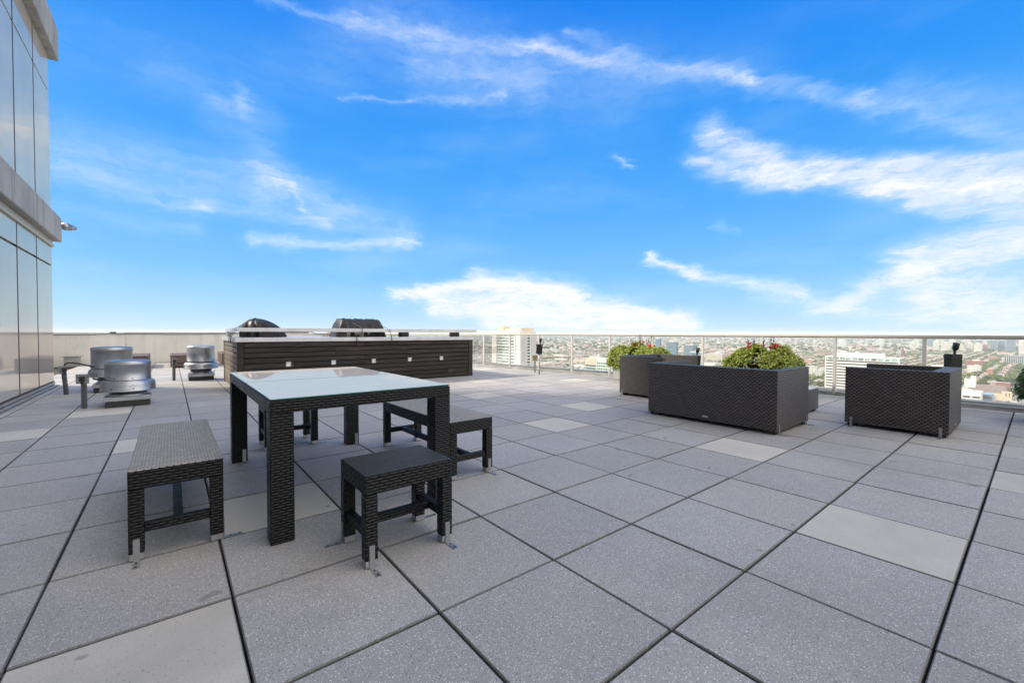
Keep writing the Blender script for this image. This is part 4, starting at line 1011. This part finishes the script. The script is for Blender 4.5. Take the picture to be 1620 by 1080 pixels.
# skyline of towers at the right, 3.5 - 5 km away
CR = (.56, .50, .43); WH = (.62, .60, .56); GR_ = (.34, .35, .36); BR = (.36, .24, .20)
for (pl, pr, tp, dp, col, lb) in (
 (1447, 1455, 530.5, 4300, WH, 'pale slab tower left of the tall railing post'), (1386, 1399, 537, 4600, WH, 'white towers pair far beyond the office slab'), (1369, 1374, 536, 5000, CR, 'slim cream tower on the far skyline left of a white tower'),
 (1438, 1449, 543, 3900, CR, 'cream block at the foot of the pale slab tower'), (1463, 1478, 531.5, 4700, GR_, 'hazy grey tower right of the railing post'), (1481, 1494, 535, 4500, CR, 'tan tower with stepped top on the skyline'),
 (1476, 1487, 540, 3700, WH, 'white tower beside the wide white hospital block'), (1489, 1504, 542, 3600, WH, 'wide white block in the middle of the right skyline'), (1502, 1513, 537, 4300, WH, 'white ribbed tower above the wide white block'),
 (1513, 1526, 545, 3500, CR, 'cream tower behind the black spot light'), (1526, 1537, 531, 4600, CR, 'tall cream slab tower at the left of the skyline group'), (1544, 1554, 530.5, 4700, CR, 'tall cream tower with white stripe on the skyline'), (1528, 1541, 543, 3500, CR, 'beige mid rise in front of the cream slab tower'),
 (1541, 1555, 544, 3450, WH, 'cream mid rise under the dark tower'), (1545, 1554, 538, 4000, GR_, 'dark grey glass tower behind the cream mid rise'), (1556, 1565, 544, 3450, BR, 'brown brick tower in the right skyline'), (1555, 1562, 531.5, 4900, WH, 'white striped tower with bright top'),
 (1566, 1578, 538, 3600, GR_, 'dark glass tower with rounded white crown behind it'), (1567, 1577, 534.5, 4300, WH, 'white tower with crown behind the dark glass tower'), (1579, 1592, 538, 3600, GR_, 'left half of the wide dark glass tower pair'), (1592, 1608, 537, 3700, GR_, 'right half of the wide dark glass tower pair'),
 (1590, 1607, 531, 4600, CR, 'broad cream tower rising behind the dark glass pair'), (1612, 1626, 538, 3000, WH, 'pale ribbed tower at the right edge of the picture'), (1626, 1645, 534, 3300, CR, 'cream tower just outside the right edge'), (1257, 1262, 535, 4800, CR, 'small pale tower on the horizon over the sofa planter'), (1142.5, 1144, 536, 4200, WH, 'slim white spire far between the planters')):
    mt = CITYM if col is not GR_ else GLASSB
    if col is GR_: col = (.24, .27, .30)
    q_ = R.uniform(.1, .4); hero('skyline_tower', lb, 'tower', pl, pr-1, pr, dp, tp, mt, tuple(c*R.uniform(.9, 1.08) for c in col), dx=R.uniform(25, 45), roofparts=((q_, q_+.4, .3, .7, 7, WHITEP),))

# --- generic buildings and trees by block, nearest 280 as individuals, the rest merged
rng = np.random.default_rng(12)
PAL = [((.66, .57, .47), 'tan'), ((.40, .21, .16), 'red brick'), ((.78, .74, .67), 'cream white'), ((.48, .43, .40), 'grey brown'), ((.56, .36, .27), 'orange brick'), ((.33, .25, .23), 'dark brown')]
def inview(x, y, mar=60):
    la, de = lat_dep(x, y)
    if de < 300: return False
    px = 810+F*la/de; return 640 < px < 1750
def free(x, y, r):
    for (a, b, c, d) in occupied:
        if a-r < x < b+r and c-r < y < d+r: return False
    return True
BL = []; TR = []
near_dist = 3600
x = 150.
for kx in range(0, 30):
    for ky in range(-40, 60):
        x0, y0 = 150+kx*BXP, RY+ky*BYP
        xc, yc = x0+BXP/2, y0+BYP/2; la, de = lat_dep(xc, yc)
        if not inview(xc, yc) or de > near_dist or de < 420: continue
        typ = rng.random()
        big = typ < (.42 if la/de < .55 else .14)
        if big:
            px_ = x0+10; 
            while px_ < x0+BXP-30:
                w_ = rng.uniform(25, 75); 
                for yy in ((y0+8, y0+BYP-8),) if rng.random() < .5 else ((y0+8, y0+BYP/2-4), (y0+BYP/2+4, y0+BYP-8)):
                    if rng.random() < .85:
                        hh = rng.choice([6, 8, 10, 14, 20]); k = rng.choice([0, 2, 2, 3, 1, 4]); BL.append((px_, min(px_+w_, x0+BXP-8), yy[0], yy[1]-rng.uniform(0, 12), hh, k, 0))
                px_ += w_+rng.uniform(4, 16)
            for _ in range(10): TR.append((x0+rng.uniform(0, BXP), y0+rng.choice([5, BYP-5])+rng.normal(0, 1), rng.uniform(4, 7)))
        elif typ < .93:
            for row, yb in ((0, y0+9), (1, y0+BYP-9-16)):
                px_ = x0+10
                while px_ < x0+BXP-14:
                    w_ = rng.uniform(7, 15)
                    if rng.random() < .07: w_ *= 2.4
                    if rng.random() < .9: BL.append((px_, px_+w_, yb, yb+rng.uniform(13, 20), rng.uniform(7, 12), rng.choice([0, 0, 1, 1, 2, 3, 4, 5]), 1 if rng.random() < .45 else 0))
                    px_ += w_+rng.uniform(1.5, 5)
            for _ in range(int(rng.uniform(12, 26))):
                TR.append((x0+rng.uniform(0, BXP), y0+rng.choice([5.5, BYP-5.5])+rng.normal(0, .8), rng.uniform(4.5, 8)))
            for _ in range(int(rng.uniform(10, 22))): TR.append((x0+rng.uniform(10, BXP-10), y0+BYP/2+rng.normal(0, 9), rng.uniform(4, 7.5)))
        else:
            for _ in range(70): TR.append((x0+rng.uniform(5, BXP-5), y0+rng.uniform(5, BYP-5), rng.uniform(5, 9)))
for _ in range(22000):
    de = near_dist+((rng.random()**1.1)*12000); q_ = rng.uniform(-.25, 1.4); la = q_*de
    xx = CX+la*.77953+de*.62637; yy = CY-la*.62637+de*.77953; s = rng.uniform(14, 55)*(1+de/14000)
    BL.append((xx, xx+s, yy, yy+s*rng.uniform(.4, 1.6), rng.choice([7, 9, 12, 16, 22], p=[.3, .3, .25, .1, .05])*(1+de/20000), rng.choice([0, 0, 1, 2, 2, 3, 4]), 0))
    for _k in range(1 if _ % 4 == 0 else 0):
        x2, y2 = xx+rng.normal(0, 90), yy+rng.normal(0, 90); TR.append((x2, y2, rng.uniform(7, 15)*(1+de/12000)))
BL = [b for b in BL if free((b[0]+b[1])/2, (b[2]+b[3])/2, max(b[1]-b[0], b[3]-b[2])/2) and inview(b[0], b[2])]
TR = [q_ for q_ in TR if free(q_[0], q_[1], 3) and inview(q_[0], q_[1])]
def showsize(x, y, s):
    la, de = lat_dep(x, y); px = 810+F*la/de; py = 527+151*F/de
    edge = 576+(px-750)*.0885
    if px < 748 or px > 1622 or py > edge-1: return 0
    return s/de
BL.sort(key=lambda b: -showsize(b[0], b[2], (b[1]-b[0]+b[3]-b[2])/2+b[4])); TR.sort(key=lambda q_: -showsize(q_[0], q_[1], q_[2]))
NI = 270
def bgeom(b):
    x0, x1, y0, y1, h, k, gab = b; c = PAL[int(k)][0]; j = .85+.3*(math.sin(x0*12.9+y0*7.3)*.5+.5); c = tuple(v*j for v in c)
    V = [(x0,y0,0),(x1,y0,0),(x1,y1,0),(x0,y1,0),(x0,y0,h),(x1,y0,h),(x1,y1,h),(x0,y1,h)]
    Fc = [(0,1,5,4),(1,2,6,5),(2,3,7,6),(3,0,4,7)]; Cc = [c]*4
    rc = (.25, .225, .215) if (int(x0*7) % 3) else (.55, .53, .50)
    if gab:
        ym = (y0+y1)/2; V += [(x0, ym, h+3.6), (x1, ym, h+3.6)]; Fc += [(4,5,9,8),(6,7,8,9),(5,6,9),(7,4,8)]; Cc += [(.15, .115, .11)]*2+[c]*2
    else:
        Fc += [(4,5,6,7)]; Cc += [rc]
        if (x1-x0) > 12:      # stair head or plant box
            a, b_, d_, e = x0+(x1-x0)*.3, x0+(x1-x0)*.5, y0+(y1-y0)*.4, y0+(y1-y0)*.6; n = len(V)
            V += [(a,d_,h),(b_,d_,h),(b_,e,h),(a,e,h),(a,d_,h+2.8),(b_,d_,h+2.8),(b_,e,h+2.8),(a,e,h+2.8)]
            Fc += [tuple(n+q for q in f) for f in ((0,1,5,4),(1,2,6,5),(2,3,7,6),(3,0,4,7),(4,5,6,7))]; Cc += [(.45, .44, .42)]*5
    return V, Fc, Cc
def rawmesh(name, V, Fc, Cc, mat, smooth_=False):
    me = bpy.data.meshes.new(name); me.from_pydata([tuple(map(float, v)) for v in V], [], Fc); me.update()
    at_ = me.color_attributes.new('tone', 'FLOAT_COLOR', 'CORNER'); arr = np.ones((len(me.loops), 4), dtype=np.float32)
    cnt = np.array([len(f) for f in Fc]); arr[:, :3] = np.repeat(np.array(Cc, dtype=np.float32), cnt, axis=0); at_.data.foreach_set('color', arr.ravel())
    me.materials.append(mat); return me
for b in BL[:NI]:
    V, Fc, Cc = bgeom(b); ox, oy = b[0], b[2]; V = [(v[0]-ox, v[1]-oy, v[2]) for v in V]
    o_ = bpy.data.objects.new('town_building', rawmesh('town_building', V, Fc, Cc, CITYM)); COL.objects.link(o_); o_.location = (ox, oy, ZC)
    nm = PAL[int(b[5])][1]; big = (b[1]-b[0]) > 24
    tag(o_, ('wide flat roofed %s building in the city far below' if big else ('small gabled %s house in the city far below' if b[6] else 'small flat roofed %s house in the city far below')) % nm, 'building', ('wide %s buildings in the city' if big else ('gabled %s houses in the city' if b[6] else 'flat %s houses in the city')) % nm)
V, Fc, Cc = [], [], []
for b in BL[NI:]:
    v, f, c = bgeom(b); n = len(V); V += [(p[0], p[1], p[2]+ZC) for p in v]; Fc += [tuple(n+q for q in ff) for ff in f]; Cc += c
o_ = bpy.data.objects.new('distant_buildings', rawmesh('distant_buildings', V, Fc, Cc, CITYM)); COL.objects.link(o_)
tag(o_, 'mass of small distant buildings spreading to the horizon', 'buildings', kind='stuff')
TREEM = material('city_foliage', lambda t: prin(t, t.mix(t.rng(t.noise(t.pos, .35, 3), .35, .65), t.v('MULTIPLY', t.tone, (.6, .6, .6)), t.v('MULTIPLY', t.tone, (1.3, 1.3, 1.2))), .8, spec=.15))
TC = [(.085, .11, .055), (.11, .135, .055), (.07, .095, .05), (.15, .16, .06), (.17, .15, .06)]
protos = []
for k in range(5):
    V, Fc, Cc = [], [], []; q = random.Random(50+k)
    for a_ in range(6):
        an = a_*math.pi/3; V += [(.06*math.cos(an), .06*math.sin(an), 0), (.04*math.cos(an), .04*math.sin(an), .7)]
    for a_ in range(6): i, j = a_*2, ((a_+1) % 6)*2; Fc.append((i, j, j+1, i+1)); Cc.append((.08, .06, .05))
    for _ in range(130):
        d = Vector((q.gauss(0, 1), q.gauss(0, 1), q.gauss(0, 1))).normalized(); r = q.uniform(.55, 1)*(1+.18*math.sin(d.x*5+k)+.15*math.sin(d.y*6+k*2))
        p = Vector((d.x*r, d.y*r, 1.15+d.z*r*.8)); n_ = (d+Vector((q.uniform(-.6, .6), q.uniform(-.6, .6), q.uniform(-.2, .8)))).normalized(); u = n_.orthogonal().normalized(); v = n_.cross(u); s = q.uniform(.16, .3); m0 = len(V)
        V += [tuple(p+u*s), tuple(p+v*s), tuple(p-u*s), tuple(p-v*s)]; Fc.append((m0, m0+1, m0+2, m0+3)); c = TC[k]; j = q.uniform(.7, 1.35); Cc.append(tuple(x*j for x in c))
    protos.append(rawmesh('city_tree', V, Fc, Cc, TREEM))
TL = ['dark green street tree in the city far below', 'mid green street tree in the city far below', 'deep green street tree in the city far below', 'light green street tree in the city far below', 'yellowing street tree in the city far below']
for i, (x, y, s) in enumerate(TR[:NI]):
    k = int(rng.choice(5, p=[.3, .3, .22, .12, .06])); o_ = bpy.data.objects.new('city_tree', protos[k]); COL.objects.link(o_); o_.location = (x, y, ZC); o_.scale = (s, s, s*rng.uniform(.85, 1.15)); o_.rotation_euler = (0, 0, rng.uniform(0, 6))
    tag(o_, TL[k], 'tree', TL[k].replace(' street tree in the city far below', ' trees in the city'))
# merged trees: lumpy low crowns
bmi = bmesh.new(); bmesh.ops.create_icosphere(bmi, subdivisions=1, radius=1); IV = np.array([v.co[:] for v in bmi.verts]); IF = [tuple(v.index for v in f.verts) for f in bmi.faces]; bmi.free()
rest = np.array(TR[NI:]); n = len(rest); nv = len(IV)
VV = IV[None]*(1+rng.normal(0, .2, (n, nv, 1)))*rest[:, 2][:, None, None]*np.array([1, 1, .85]); VV[:, :, 0] += rest[:, 0][:, None]; VV[:, :, 1] += rest[:, 1][:, None]; VV[:, :, 2] += (ZC+rest[:, 2]*1.0)[:, None]
FA = (np.array(IF)[None]+np.arange(n)[:, None, None]*nv).reshape(-1, 3)
cc = np.array(TC)[rng.choice(5, n, p=[.3, .3, .22, .12, .06])]*rng.uniform(.8, 1.25, (n, 1)); cc = np.repeat(cc, len(IF), axis=0)*rng.uniform(.75, 1.3, (n*len(IF), 1))
me = bpy.data.meshes.new('distant_trees'); me.vertices.add(n*nv); me.vertices.foreach_set('co', VV.reshape(-1).astype(np.float32)); me.loops.add(len(FA)*3); me.loops.foreach_set('vertex_index', FA.reshape(-1).astype(np.int32)); me.polygons.add(len(FA)); me.polygons.foreach_set('loop_start', np.arange(0, len(FA)*3, 3, dtype=np.int32)); me.update(calc_edges=True)
a_ = me.color_attributes.new('tone', 'FLOAT_COLOR', 'CORNER'); arr = np.ones((len(FA)*3, 4), np.float32); arr[:, :3] = np.repeat(cc, 3, axis=0); a_.data.foreach_set('color', arr.ravel()); me.materials.append(TREEM)
o_ = bpy.data.objects.new('distant_trees', me); COL.objects.link(o_); tag(o_, 'green tree cover between the distant houses', 'trees', kind='stuff')
print('buildings', len(BL), 'trees', len(TR))

# --- the air over the city
HAZE_DENSITY = 6.2e-5
hm = bpy.data.materials.new('haze'); hm.use_nodes = True; hm.node_tree.nodes.clear(); t = NT(hm.node_tree)
o2 = t.new('ShaderNodeOutputMaterial'); pv = t.new('ShaderNodeVolumePrincipled'); pv.inputs['Density'].default_value = HAZE_DENSITY; pv.inputs['Color'].default_value = (.86, .93, 1, 1); pv.inputs['Anisotropy'].default_value = 0
t.l.new(pv.outputs[0], o2.inputs['Volume'])
bm = newbm(); box(bm, -44000, 48000, -44000, 48000, ZC-2, 60); tag(obj('haze', bm, hm), kind='stuff')
